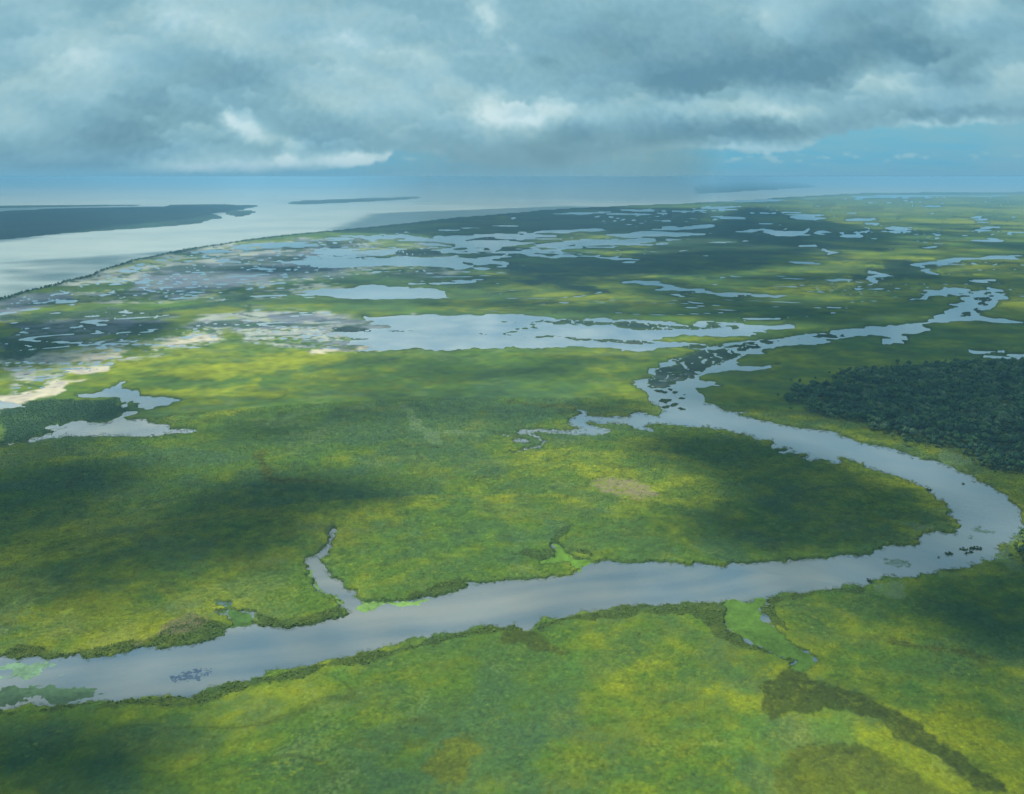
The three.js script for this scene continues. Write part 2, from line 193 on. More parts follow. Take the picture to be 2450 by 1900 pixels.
  [1788,-3784,1866,-3829,1910,-3875,1987,-4050,1964,-3970,1904,-3829,1838,-3740,1761,-3697],
  [2149,-4403,2273,-4403,2210,-4310,2101,-4287],
  [2216,-4123,2296,-4198,2390,-4198,2231,-4091],
  [2734,-5095,2777,-5095,2645,-4866,2618,-4866],
  [3276,-6153,3420,-6271,3201,-5823,3103,-5782],
  [5058,-13438,5895,-14006,7241,-14624,8185,-14370,7782,-13659,5873,-12814,5080,-12619],
  [5397,-12429,5975,-12429,5415,-11808,5188,-11893],
  [3384,-8790,3779,-9031,3686,-8651,3384,-8302,3295,-8473],
  [3191,-9233,3533,-9554,3307,-9031,3105,-8933],
  [4250,-9031,4335,-8790,4095,-8561],
  [1908,-8790,2364,-9031,2146,-8561,1968,-8344,1840,-8473],
  [2372,-10948,3486,-11979,4310,-12429,4214,-11893,3392,-10948,2544,-10397,2307,-10463],
  [1542,-3655,1628,-3680,1552,-3598],
  [1245,-3875,1277,-3838,1369,-3894,1358,-3820,1259,-3784],
  [817,-1497,826,-1483,874,-1486,870,-1468,825,-1454,804,-1461],
  [805,-1427,856,-1433,892,-1454,872,-1420,827,-1407],
  [745,-2007,786,-2012,774,-1991,742,-1986],
  [-426,-4935,-379,-5041,-299,-4965,-369,-4905],
  [-323,-5200,-200,-5266,-169,-5200,-291,-5135],
  [-227,-5440,-5,-5476,55,-5387,-144,-5352],
  [312,-7190,534,-7317,657,-7190,411,-7068],
  [777,-7190,1074,-7317,1156,-7068,893,-6949],
  [974,-8063,1351,-8181,1387,-7872,1062,-7725],
  [142,-4935,276,-5041,474,-5167,631,-5041,492,-4862,327,-4695,172,-4749],
  [656,-6892,824,-6412,975,-6314,771,-6172],
  [816,-5087,910,-5250,1010,-5476,1007,-5300,888,-5010],
  [935,-5167,1047,-5233,1081,-5087,966,-4980],
  [-558,-3622,-513,-3791,-446,-3705,-458,-3582,-484,-3431,-531,-3360],
  [-1018,-4139,-936,-4181,-913,-4109,-988,-4079],
  [-574.6,-1006.7,-569.6,-1024.3,-562.9,-1014.2,-558.3,-994.5,-567.6,-1004.2]],
 reed: [
  [221.6,-1318.9,237.7,-1346.8,260.7,-1354.0,272.8,-1368.5,274.5,-1394.7,289.2,-1429.7,313.9,-1462.3,340,-1488,363,-1492,390,-1501,391,-1475,399,-1456,389.7,-1437.8,376.2,-1429.7,382.3,-1421.8,363.5,-1398.5,342.0,-1368.5,322.2,-1350.4,305.9,-1325.8,290.1,-1315.5,300.0,-1305.3,293.3,-1295.3,279.6,-1272.6,263.3,-1256.7,247.6,-1250.5,232.3,-1229.2,220.6,-1202.8,215.1,-1211.5,203.4,-1208.5,199.6,-1220.3,205.3,-1229.2,205.7,-1259.9,219.0,-1279.0],
  [311,-1527,330,-1543,348,-1541,355,-1527,353,-1510,340,-1505,322,-1501],
  [361,-1539,416,-1541,430,-1560,453,-1564,455,-1537,454,-1518,433,-1505,417,-1479,399,-1479,403,-1496,425,-1514,396,-1510,367,-1518],
  [464,-1579,483,-1584,502,-1574,488,-1564,491,-1543,472,-1546,466,-1560],
  [578,-1623,598,-1644,621,-1654,667,-1661,645,-1617,612,-1608,578,-1617],
  [546,-1605,569,-1608,561,-1600,546,-1598],
  [43,-1795,102,-1810,171,-1810,203,-1789,239,-1804,264,-1789,285,-1769,314,-1779,310,-1739,278,-1720,242,-1697,222,-1720,201,-1769,117,-1775,92,-1759,87,-1783,52,-1775],
  [223,-1760,259,-1809,262,-1784,248,-1772,262,-1755,286,-1784,314,-1778,313,-1760,296,-1755,339,-1743,374,-1737,385,-1726,411,-1772,430,-1791,442,-1772,431,-1737,436,-1726,421,-1720,391,-1709,379,-1697,340,-1703,314,-1709,276,-1692,246,-1709,221,-1749],
  [448,-1743,465,-1737,455,-1709,445,-1697],
  [39,-1789,46,-1783,47,-1730,60,-1709,44,-1712,36,-1720,18,-1692,11,-1674,-14,-1661,-2,-1642,61,-1626,151,-1596,267,-1557,266,-1549,151,-1586,60,-1616,-8,-1633,-19,-1657,-11,-1672,8,-1683,15,-1701,5,-1712,33,-1724],
  [-36,-1795,39,-1800,15,-1787],
  [-68,-1656,-21,-1661,-46,-1643],
  [-366,-1711,-319,-1722,-287,-1694,-236,-1688,-207,-1688,-195,-1694,-215,-1675,-272,-1669,-307,-1678],
  [991,-1862,1052,-1944,1118,-2033,1170,-2116,1214,-2175,1251,-2206,1273,-2221,1206,-2130,1141,-2033,1064,-1932,1015,-1873],
  [459,-2303,491,-2286,478,-2263,457,-2269],
  [517,-2296,533,-2296,521,-2263],
  [572,-2206,631,-2221,610,-2175,568,-2175],
  [-239,-4148,-167,-4370,-95,-4429,-100,-4289,-175,-4180],
  [-429,-3346,-391,-3582,-357,-3647,-298,-3505,-274,-3374,-338,-3319]],
 islets: [
  [203.9,-1194.2,209.2,-1201.0,216.6,-1195.3,224.6,-1185.7,217.6,-1177.4,210.5,-1184.0],
  [226.2,-1202.8,231.4,-1208.5,235.4,-1199.9,230.0,-1193.1],
  [228.2,-1182.9,232.5,-1191.4,241.6,-1188.5,236.9,-1178.5,229.7,-1176.3],
  [241.8,-1171.9,247.1,-1174.6,249.1,-1170.8,244.3,-1167.5],
  [222.4,-1154.6,230.4,-1158.3,231.8,-1154.6,225.3,-1152.4],
  [230.5,-1147.7,236.7,-1155.6,244.1,-1151.4,240.1,-1146.1],
  [201.0,-1134.6,206.9,-1146.1,222.2,-1146.1,219.4,-1134.6,215.0,-1132.1,208.7,-1118.4,206.7,-1129.5],
  [213.6,-1109.4,218.4,-1121.9,224.3,-1125.4,226.6,-1118.4,222.4,-1108.4,215.1,-1103.5],
  [197.5,-1102.0,205.8,-1109.4,213.8,-1110.4,210.5,-1099.6,203.3,-1094.7],
  [212.7,-1093.8,221.9,-1098.6,231.3,-1094.7,230.6,-1087.5,223.9,-1089.0],
  [355.2,-642.7,359.5,-646.4,362.0,-645.9,363.2,-643.4,359.7,-642.1,356.2,-640.8],
  [370.4,-651.6,376.0,-654.9,377.7,-653.5,379.3,-651.0,373.3,-649.7],
  [380.3,-654.5,385.1,-657.4,387.4,-655.5,383.6,-652.2,380.0,-651.6],
  [385.1,-653.5,388.5,-656.1,391.4,-653.0,388.5,-650.7,385.0,-651.0],
  [370.9,-644.9,374.9,-648.7,376.4,-647.8,372.3,-643.0],
  [374.4,-645.9,378.7,-649.1,381.4,-647.2,378.2,-644.9,374.3,-644.6],
  [451.3,-807.5,455.0,-809.8,456.8,-807.5,452.9,-804.7],
  [405.5,-794.4,412.0,-795.8,414.4,-788.9,410.8,-787.0,406.5,-788.1],
  [272.1,-598.1,274.5,-597.2,274.7,-593.2,272.8,-590.4,272.0,-594.0],
  [344.1,-636.5,347.1,-637.8,348.7,-636.0,345.0,-635.0],
  [353.2,-666.8,356.1,-667.6,355.8,-665.9]],
 islands: [
  [-4533,-5623,-4495,-7645,-4373,-8197,-3972,-8611,-3518,-8833,-3677,-9366,-3294,-9576,-2690,-9215,-2603,-8698,-2518,-7930,-2521,-7348,-2363,-6957,-2241,-6683,-2163,-6195,-2080,-5832,-2112,-5527,-2219,-5187,-2358,-4887,-2469,-4593,-2516,-4244,-2736,-3363],
  [-2442,-7412,-2461,-7749,-2343,-7821,-2216,-7577,-2130,-7102,-2118,-6657,-2335,-7102],
  [-2653,-10123,-2694,-11104,-2185,-11911,-1423,-13137,-1314,-12562,-1500,-11551,-1927,-10494,-2354,-9695],
  [4290,-21140,6620,-30960,10060,-39830,12890,-41820,11530,-34130,8060,-24210,6360,-20610,4402,-17380,3467,-16037],
  [-7114,-8868,-5351,-9116,-4885,-9165,-3833,-9418,-3764,-9165,-4710,-8833,-5032,-8567,-6606,-8229]],
 cover: [
  ["swampland",14,[-1344,-1612,-1078,-1774,-597,-2029,-152,-1934,164,-1867,353,-1774,600,-1774,914,-2044,1366,-2044,2086,-2518,18680,-19300,6846,-17024,1209,-9454,-440,-6683,-1030,-5023,-1395,-3226,-1145,-1361]],
  ["mud",10,[-1293,-2144,-1295,-2397,-1328,-2738,-1367,-3251,-1346,-3766,-1157,-4355,-924,-4722,-817,-4862,-644,-4590,-564,-4180,-345,-4075,-254,-3836,-266,-3705,-409,-3622,-491,-3258,-667,-3226,-449,-2976,-218,-2870,-175,-2870,-268,-2829,-577,-2780,-639,-2600,-501,-2404,-487,-2333,-577,-2281,-566,-2223,-506,-2214,-563,-2143,-654,-2126,-745,-2153,-887,-2218,-1012,-2164,-1065,-2092,-1129,-2053,-1079,-1910,-1129,-1862]],
  ["mud",10,[-883,-1440,-840,-1470,-806,-1522,-758,-1601,-692,-1601,-668,-1846,-616,-1997,-518,-1967,-439,-1910,-354,-1805,-278,-1711,-220,-1883,-212,-1646,-134,-1605,-147,-1547,-213,-1511,-292,-1476,-345,-1485,-377,-1476,-474,-1520,-563,-1675,-545,-1555,-602,-1480,-633,-1366,-639.7,-1299.2,-681.8,-1275.6,-687.3,-1245.5,-671.2,-1189.0,-700.0,-1124.8]],
  ["mudgrey",8,[-1120,-1846,-952,-1862,-820,-1910,-781,-1944,-774,-1830,-700,-1675,-747,-1578,-790,-1533,-831,-1490,-829,-1450,-883,-1440]],
  ["mudgrey",8,[-543,-1896,-486,-1924,-420,-1924,-348,-1883,-293,-1805,-239,-1711,-292,-1678,-356,-1711,-425,-1757,-477,-1805]],
  ["mudgrey",10,[-1106,-2547,-1028,-2857,-809,-3251,-694,-3527,-574,-2907,-766,-2671,-892,-2470]],
  ["mudgrey",8,[-1277,-2116,-1279,-2264,-1229,-2329,-1141,-2173,-1131,-2062,-1137,-1938,-1173,-1938]],
  ["sand",3,[-725.7,-1169.0,-698.7,-1178.9,-681.4,-1195.8,-688.6,-1238.1,-691.5,-1260.4,-640.9,-1264.2,-662.9,-1238.1,-651.7,-1202.6,-647.6,-1169.0,-661.6,-1149.7,-668.6,-1124.8,-700.0,-1124.8]],
  ["sand",4,[-664,-1522,-665,-1578,-658,-1625,-622,-1650,-577,-1637,-553,-1578,-580,-1533,-608,-1485,-650,-1498]],
  ["sand",3,[-697.7,-1307.2,-705,-1340,-681,-1349,-655.3,-1348.8,-647.4,-1327.7,-665.4,-1315.3]],
  ["sand",4,[-354,-1485,-315,-1502,-264,-1511,-223,-1525,-244,-1494,-274.8,-1472.2,-325,-1472]],
  ["sand",8,[-805,-1450,-764,-1480,-708,-1490,-685,-1480,-677,-1421,-690,-1366,-742,-1357,-789,-1357]],
  ["grass2",5,[-1079,-1910,-1036,-2034,-998,-2132,-908,-2196,-823,-2207,-706,-2122,-725,-2092,-801,-1997,-924,-1910,-1010,-1878]],
  ["mangrove",5,[-1129,-1862,-1062,-1878,-920,-1902,-834,-1944,-731,-2112,-675,-2196,-606,-1961,-705,-2034,-768,-1910,-781,-1846,-876,-1862,-969,-1846,-1020,-1800,-1084,-1785]],
  ["mangrove",5,[-964,-1578,-944,-1601,-877,-1578,-832,-1533,-851,-1490,-838,-1430,-872,-1421]],
  ["mangrove",3,[-669.6,-1112.8,-656.2,-1130.9,-596.1,-1137.1,-552.3,-1156.1,-529.8,-1112.8,-510.3,-1072.4,-511.9,-1055.9,-516.8,-1034.7,-528.8,-1029.5,-545.8,-1034.7,-555.8,-1014.2,-575.9,-1009.2,-556.9,-994.5,-552.5,-975.4,-561.8,-957.1,-589.5,-935.0,-676.0,-1083.6]],
  ["mangrove",12,[-943,-4590,-727,-4862,-414,-5513,-6,-6892,588,-8063,1513,-9173,1824,-9173,974,-4862,570,-5167,166,-4590,-95,-4862,-247,-4346,-570,-4346,-633,-3748,-772,-3748]],
  ["mangrove",16,[1623,-9031,2785,-9554,2336,-7084,1499,-4794,1544,-4403,1257,-3385,891,-3003,511,-2792]],
  ["mangrove",4,[1169,-2792,1307,-3003,1432,-3090,1412,-2947,1314,-2652,1282,-2566,1180,-2566,1047,-2446]],
  ["mangrove",8,[3447,-6791,4782,-8138,3318,-5623,3071,-5721]],
  ["mangrove",10,[-3,-2829,221,-2987,627,-3102,573,-2829,316,-2829,99,-2687]],
  ["lush",4,[-443,-2115,-205,-2144,-186,-2115,-208,-2007,-239,-1921,-333,-1933,-406,-1933]],
  ["mangrove",4,[97,-2498,159,-2441,218,-2333,257,-2283,198,-2300,133,-2386]],
  ["grass1",4,[582,-2320,668,-2390,829,-2465,1022,-2477,958,-2372,852,-2269,750,-2221,669,-2237]],
  ["grass1",6,[1142,-2007,1277,-2206,1358,-2320,1406,-2337,1198,-1981]],
  ["grass1",6,[979,-2116,1068,-2175,1216,-2276,1172,-2175,1071,-2033,1007,-2007,962,-2033]],
  ["grass1",8,[-190,-1982,-81,-2087,165,-2204,253,-2251,250,-2144,154,-2060,36,-1982,-75,-1933]],
  ["grass1",6,[-77,-2643,23,-2710,190,-2558,296,-2643,460,-2733,389,-2600,282,-2518,93,-2518]],
  ["grass1",4,[-535.5,-1171.6,-524.9,-1194.5,-497.2,-1199.2,-483.3,-1180.7,-486.9,-1155.6,-521.0,-1158.3]],
  ["grass1",5,[-541.1,-1153.9,-443.8,-1189.8,-410.6,-1228.0,-381.4,-1247.9,-390.1,-1199.2,-445.4,-1162.7]],
  ["grass1",8,[-579.3,-1357.4,-462.8,-1393.9,-293.1,-1445.5,-285.6,-1406.4,-374.5,-1357.4,-458.0,-1300.5,-507.2,-1300.5]],
  ["pink",6,[80.2,-808.6,97.1,-815.6,121.3,-813.2,135.5,-799.4,141.4,-777.3,123.0,-768.8,100.8,-777.3,87.6,-786.0]],
  ["dark",4,[147.6,-453.2,160.5,-463.5,169.2,-472.3,177.4,-472.3,181.3,-460.0,192.8,-453.2,213.9,-444.9,226.2,-429.1,231.2,-409.9,244.0,-383.1,248.8,-361.4,232.5,-361.4,225.8,-380.6,210.7,-404.3,209.6,-423.0,195.8,-435.3,170.0,-429.1,148.1,-421.5,144.1,-433.7]],
  ["olive",5,[127.0,-361.4,136.0,-378.1,148.1,-389.5,159.6,-398.1,173.4,-399.9,186.3,-398.8,195.1,-388.2,207.7,-378.1,224.4,-361.4]],
  ["dark",4,[134.4,-375.6,142.2,-384.4,157.6,-397.5,173.5,-400.2,186.5,-399.5,195.6,-389.5,186.4,-388.2,175.5,-393.5,160.2,-392.1,146.5,-381.8]],
  ["dark",5,[-2.8,-529.3,2.8,-531.5,7.1,-522.9,15.6,-512.4,23.8,-500.4,37.0,-492.6,34.7,-489.7,20.5,-496.5,4.8,-507.3,-11.2,-504.3,-4.9,-516.6]],
  ["olive",14,[-45.5,-378.9,-41.4,-389.0,-18.1,-406.3,-12.8,-403.6,-21.8,-389.0,-25.2,-374.1,-37.2,-369.3]],
  ["teal",20,[26.2,-485.0,35.6,-486.9,43.4,-481.3,41.6,-470.5,31.5,-468.7,26.8,-475.8]],
  ["teal",20,[-114.1,-472.2,-105.4,-474.0,-103.4,-463.5,-111.6,-460.0]],
  ["teal",20,[126.9,-465.2,150.3,-485.3,152.4,-477.8,142.6,-456.6,129.8,-456.6]],
  ["teal",20,[232.3,-458.3,245.0,-460.0,251.3,-448.2,247.0,-443.3,233.3,-444.9]],
  ["teal",20,[121.2,-409.9,133.9,-417.1,143.8,-407.1,136.6,-394.8,123.2,-393.5,115.4,-397.5]],
  ["teal",20,[172.1,-421.5,187.0,-424.5,187.7,-414.2,172.6,-409.9]],
  ["teal",20,[278.3,-421.5,294.1,-427.6,282.2,-407.1,272.9,-407.1]],
  ["teal",20,[177.7,-553.1,182.0,-543.8,176.4,-532.4,175.6,-541.5]],
  ["fringe",2,[-331.1,-491.0,-325.7,-501.7,-315.6,-502.7,-303.0,-496.8,-287.5,-491.0,-283.0,-498.8,-263.8,-502.7,-246.8,-512.8,-234.0,-529.7,-219.4,-538.5,-202.2,-534.0,-194.1,-529.7,-194.3,-516.9,-215.4,-500.7,-248.1,-491.0,-270.3,-485.4,-296.0,-483.5,-315.7,-483.9,-328.9,-487.3]],
  ["fringe",2,[-180.6,-544.1,-160.9,-534.0,-145.2,-538.5,-122.6,-559.3,-118.6,-538.5,-145.2,-524.3,-175.7,-527.5]],
  ["fringe",2,[-94.7,-566.2,-65.6,-581.2,-59.3,-591.7,-40.1,-597.0,-32.3,-589.0,-48.2,-573.7,-80.0,-561.4]],
  ["fringe",2,[-297.1,-432.6,-254.9,-437.6,-188.4,-448.8,-177.0,-457.9,-161.0,-463.0,-108.9,-488.2,-107.7,-481.7,-151.4,-460.4,-171.5,-447.1,-196.0,-436.0,-232.1,-432.9,-267.7,-429.9,-294.6,-428.4]],
  ["fringe",2,[-114.0,-486.9,-91.8,-496.5,-54.6,-513.5,1.7,-531.1,1.6,-520.8,-32.9,-512.4,-57.8,-502.3,-82.5,-483.2,-112.2,-477.6]],
  ["fringe",2,[15.0,-528.3,39.0,-540.4,62.5,-549.6,80.7,-557.8,125.6,-559.0,122.3,-542.7,90.8,-547.2,44.3,-535.9,19.1,-520.8]],
  ["fringe",2,[113.6,-559.8,137.6,-561.5,152.9,-561.5,149.3,-534.7,153.4,-513.1,178.0,-487.2,182.3,-484.3,176.8,-483.4,168.7,-491.0,150.7,-502.8,134.5,-521.5,125.7,-543.8,111.6,-548.4]],
  ["fringe",2,[186.3,-566.4,213.0,-575.2,265.4,-585.6,262.3,-577.8,210.1,-566.4,189.2,-560.3,185.5,-543.8,191.0,-521.5,185.3,-517.3,177.1,-534.7,177.6,-548.4]],
  ["lush",6,[298.1,-682.7,346.2,-727.1,363.4,-741.4,374.8,-746.3,392.3,-736.5,400.6,-713.2,386.4,-695.5,373.4,-684.8,371.5,-693.4,365.4,-717.8,350.9,-713.2,338.8,-697.7,348.8,-689.1,345.3,-670.4,329.9,-658.4,316.7,-660.4,297.0,-646.8,282.6,-643.0]],
  ["wetreed",2,[340.5,-697.7,351.8,-713.2,363.1,-716.6,363.7,-706.5,373.9,-702.1,370.5,-691.2,358.8,-684.8,349.2,-680.7,345.5,-674.5,342.3,-678.6,350.5,-689.1]],
  ["wetreed",2,[271.0,-579.6,274.8,-590.7,285.9,-594.0,308.9,-594.8,298.8,-589.1,286.3,-564.3,278.1,-568.8]],
  ["wetreed",3,[375.0,-628.3,412.5,-658.4,432.3,-678.6,443.9,-684.8,434.3,-668.4,421.9,-660.4,406.0,-641.2,404.8,-617.6,396.8,-603.9,390.6,-619.4,386.7,-626.5]],
  ["brown",4,[-254.4,-500.7,-248.1,-510.7,-241.9,-527.5,-237.3,-538.5,-228.6,-545.3,-210.0,-540.7,-213.2,-521.1,-224.5,-510.7,-239.8,-508.7,-245.4,-496.8]],
  ["fringe",2,[25.3,-630.8,-0.7,-641.3,21.9,-647.5,33.9,-650.6,33.5,-671.5,44.5,-695.4,56.3,-702.5,43.5,-678.2,37.2,-661.7,46.0,-652.2,64.9,-639.8,46.2,-655.3,36.2,-642.9]],
  ["wetreed",2,[474.6,-907.9,493.9,-913.8,497.1,-874.3,482.5,-866.3,464.0,-867.9]],
  ["wetreed",2,[-154.6,-1105.4,-144.8,-1113.7,-139.6,-1097.2,-126.4,-1065.5,-117.8,-1042.9,-112.0,-1007.0,-98.5,-989.9,-88.5,-986.6,-82.0,-941.8,-94.4,-944.9,-99.9,-973.4,-108.6,-993.3,-125.1,-1000.1,-126.3,-1028.2,-136.9,-1065.5]],
  ["wetreed",2,[-80.5,-983.3,-63.6,-993.3,-49.6,-986.6,-28.0,-980.0,-55.0,-978.6,-70.6,-980.0]],
  ["dark",2,[-453.2,-848.5,-448.4,-843.6,-438.7,-822.1,-442.8,-817.5,-445.1,-806.1,-437.9,-795.0,-440.6,-797.2,-448.2,-806.1,-445.6,-819.8,-443.4,-826.8]],
  ["dark",3,[-285.9,-897.9,-278.3,-920.4,-266.3,-871.3,-247.7,-822.1,-217.6,-817.5,-184.3,-810.6,-183.3,-806.1,-224.2,-812.0,-251.2,-817.5,-269.9,-866.1]],
  ["dark",2,[-3.3,-1130.7,20.9,-1123.8,74.9,-1109.5,84.5,-1093.2,63.7,-1103.8,16.4,-1115.4]],
  ["dark",6,[228.7,-513.1,246.4,-511.0,268.7,-504.9,290.3,-500.8,310.7,-489.1,304.4,-481.5,280.2,-491.0,252.9,-500.8,234.7,-508.9]],
  ["dark",2,[14.2,-456.6,21.8,-453.3,18.9,-452.5]],
  ["dark",3,[-331.1,-491.0,-328.2,-496.8,-316.7,-502.7,-312.4,-496.8,-315.5,-485.4,-324.8,-487.3]],
  ["deepgrass",3,[-167.0,-631.0,-162.0,-643.0,-158.2,-674.9,-162.6,-709.8,-155.4,-709.8,-150.6,-678.3,-148.8,-649.2,-154.1,-631.0,-141.0,-605.3,-129.9,-597.2,-128.4,-589.3,-142.7,-601.3,-154.1,-625.1,-158.5,-610.9,-138.8,-571.4,-127.4,-561.7,-140.1,-566.5,-156.6,-597.2]]],
 mats: [
  [155.5,-564.7,152.3,-548.4,148.8,-534.7,153.9,-515.2,166.1,-496.9,178.3,-488.1,183.7,-485.7,176.1,-479.7,174.4,-476.0,179.4,-472.3,187.8,-476.0,191.6,-479.7,193.9,-491.0,188.0,-498.8,183.9,-513.1,176.9,-530.2,177.5,-546.1,184.6,-564.7,168.5,-562.3],
  [54.4,-622.6,53.1,-614.0,46.8,-623.5,40.8,-630.8,22.5,-625.5,25.3,-632.3,34.7,-638.3,35.7,-645.9,34.1,-668.2,39.2,-661.7,43.4,-652.2,48.0,-641.3,55.1,-632.3,62.6,-628.5],
  [-193.3,-527.1,-192.1,-534.0,-200.6,-543.0,-211.2,-547.5,-203.2,-551.0,-207.4,-556.9,-216.4,-562.9,-202.4,-559.3,-193.3,-548.7,-181.6,-547.5,-175.5,-528.6,-184.4,-527.1],
  [-116.0,-550.7,-111.2,-553.1,-105.0,-550.0,-99.9,-554.2,-91.3,-558.5,-79.4,-556.6,-60.6,-565.7,-63.0,-566.7,-80.3,-563.3,-93.3,-564.3,-102.0,-567.5,-113.2,-581.2,-116.0,-580.0,-109.9,-568.7,-106.1,-556.6,-113.6,-553.1],
  [-331.8,-481.7,-319.0,-480.8,-307.1,-485.0,-284.8,-481.7,-293.6,-477.1,-295.4,-469.1,-300.0,-463.0,-308.4,-462.1,-320.7,-463.0,-323.2,-467.3,-312.3,-469.1,-314.4,-476.2,-329.6,-478.0],
  [-315.2,-453.7,-301.5,-457.0,-282.5,-457.9,-255.5,-454.5,-238.5,-447.1,-250.4,-443.9,-262.1,-440.7,-283.3,-441.5,-305.6,-437.6],
  [-158.5,-613.7,-162.8,-595.1,-158.8,-598.5,-149.9,-589.3,-138.8,-571.4,-127.5,-562.1,-122.4,-558.1,-123.3,-562.9,-139.2,-576.4,-150.1,-595.9,-156.0,-610.9]],
 rippleWeed: [
  [-213.6,-466.5,-208.0,-470.0,-197.2,-476.2,-187.8,-475.3,-187.5,-465.6,-199.1,-462.1,-209.6,-461.3],
  [298.2,-628.3,304.8,-636.5,313.2,-633.8,319.6,-630.1,319.1,-622.9,313.2,-617.6,306.1,-619.4,301.0,-622.0],
  [405.3,-697.7,414.2,-702.1,414.7,-693.4,421.6,-690.1,418.7,-684.8,413.0,-686.9,404.4,-686.9,403.2,-691.2],
  [391.3,-676.5,397.9,-682.7,397.9,-678.6,391.7,-672.4]],
 forest: [[404.5,-1179.3,423.9,-1213.5,462.2,-1226.3,477.9,-1213.5,508.4,-1231.3,486.4,-1245.9,502.5,-1280.0,536.5,-1303.7,575.9,-1311.8,630.5,-1332.4,700,-1343,756,-1361,808,-1369,841,-1367,1094,-1379,688.3,-839.3,529.7,-832.4,513.8,-832.4,505.7,-850.1,501.0,-868.6,505.2,-895.8,502.8,-916.2,482.9,-928.8,462.5,-941.8,463.1,-964.2,453.4,-982.8,438.5,-997.2,438.6,-1022.1,420.6,-1042.9,402.4,-1053.5,388.4,-1064.4,385.0,-1081.1,394.2,-1104.2,368.6,-1116.1,377.7,-1140.6,396.7,-1150.1],[437.3,-673.4,414.3,-649.9,399.8,-627.9,401.0,-611.1,438.7,-551.5,575.8,-748.1]],
 shades: [
  [-364.4,-413.3,-295.3,-429.6,-243.4,-434.1,-196.6,-426.1,-169.2,-409.2,-164.8,-382.2,-179.7,-364.7,-189.9,-345.4,-303.0,-330.5],
  [-98.6,-382.2,-84.1,-397.3,-65.8,-393.4,-60.1,-378.6,-68.4,-361.4,-88.1,-354.8],
  [-343.8,-736.6,-306.7,-791.4,-258.0,-832.2,-216.1,-839.3,-159.8,-825.1,-103.6,-797.9,-110.2,-742.3,-152.8,-736.6,-163.3,-703.7,-177.5,-659.2,-198.9,-623.6,-253.6,-640.9,-301.0,-683.3],
  [-691.4,-854.0,-533.8,-839.3,-502.9,-892.9,-420.0,-869.2,-372.5,-839.3,-362.6,-760.0,-371.6,-703.7,-293.7,-645.4,-233.0,-603.1,-329.5,-615.2,-511.1,-611.1],
  [127.4,-926.5,188.6,-1001.0,284.2,-971.8,360.3,-877.0,411.4,-772.3,399.1,-703.7,343.1,-663.9,271.2,-640.9,193.4,-636.5,151.4,-673.4,146.9,-714.4,208.3,-784.9,187.7,-854.0],
  [266.2,-572.6,327.6,-599.1,415.8,-636.5,563.8,-673.4,406.3,-463.6,318.1,-468.7,299.0,-490.0,276.9,-507.2,278.4,-538.2],
  [185.8,-558.4,231.6,-572.6,264.8,-569.0,244.9,-544.8,197.5,-531.7],
  [260.5,-1326.7,410,-1565,699,-1774,1151,-1900,1646,-1970,596.1,-663.9,454.9,-703.7,475.5,-825.1,452.0,-971.8,366.6,-1053.4,238.6,-1075.9],
  [-198,-3960,381,-3363,1224,-3698,1108,-3082,605,-2704,12,-2772,-323,-3082],
  [-1146,-7282,523,-9007,1833,-8349,1020,-4611,294,-5023,17,-3960,-480,-4611,-1021,-4808],
  [-7709,-9007,-5051,-8601,-3835,-9007,-2759,-9300,-2440,-7282,-2282,-6108,-2425,-5023,-2435,-4105,-2836,-3264],
  [-1419,-1835,-1078,-1774,-858,-1835,-683,-1774,-691,-1520,-773,-1327,-1017,-1294],
  [-391.7,-595.2,-345.9,-611.1,-289.1,-607.1,-267.1,-580.0,-307.5,-569.0,-360.1,-558.4],
  [153.7,-490.0,212.2,-484.6,264.5,-468.7,301.1,-439.5,310.9,-405.2,270.7,-426.1,228.9,-453.7,175.4,-463.6],
  [2460,-9007,2019,-4611,1527,-3468,1093,-3960,973,-5023],
  [-823.3,-1031.9,-610.9,-971.8,-578.9,-1293.6,-300.7,-1361.5,-68.9,-1326.7,-54.4,-1031.9,-155.0,-917.9,-191.6,-839.3,-202.2,-693.4,-160.4,-603.1,-203.0,-565.4,-289.8,-531.7,-351.1,-525.4,-438.4,-513.1],
  [-316.4,-1436.4,248.6,-1436.4,183.2,-1075.9,61.5,-991.1,-107.4,-971.8,-179.6,-1075.9],
  [196.6,-595.2,437.3,-673.4,563.8,-673.4,306.4,-330.5,204.8,-345.4,159.1,-413.3,165.9,-490.0],
  [-1839,-3082,-480,-4611,1345,-6108,3254,-5513,3519,-4611,1653,-2125,620,-1835,-217,-2044,-930,-2125,-1192,-1970],
  [-323,-3082,564,-2518,2035,-3082,1948,-2518,1347,-1717,677,-1717,416,-1835,-210,-1970]],
 broken: 5,
};

// ---------------------------------------------------------------- survey grid of the delta
// Rings round the point below the aircraft; their spacing grows with distance, so that near banks are as finely built as far ones.
const NU = 1401, NV = 630, A0 = -42, DA = 0.06, T0 = 41, DT = 0.065, RAD = Math.PI / 180;
const ringR = (v) => EYE / Math.tan((T0 - v * DT) * RAD);
const toGrid = (x, z) => [(Math.atan2(x, -z) / RAD - A0) / DA, (T0 - Math.atan2(EYE, Math.hypot(x, z)) / RAD) / DT];
const PX = new Float32Array(NU * NV), PZ = new Float32Array(NU * NV), RR = new Float32Array(NV);
for (let v = 0; v < NV; v++) { RR[v] = ringR(v); for (let u = 0; u < NU; u++) { const a = (A0 + u * DA) * RAD; PX[v * NU + u] = Math.sin(a) * RR[v]; PZ[v * NU + u] = -Math.cos(a) * RR[v]; } }

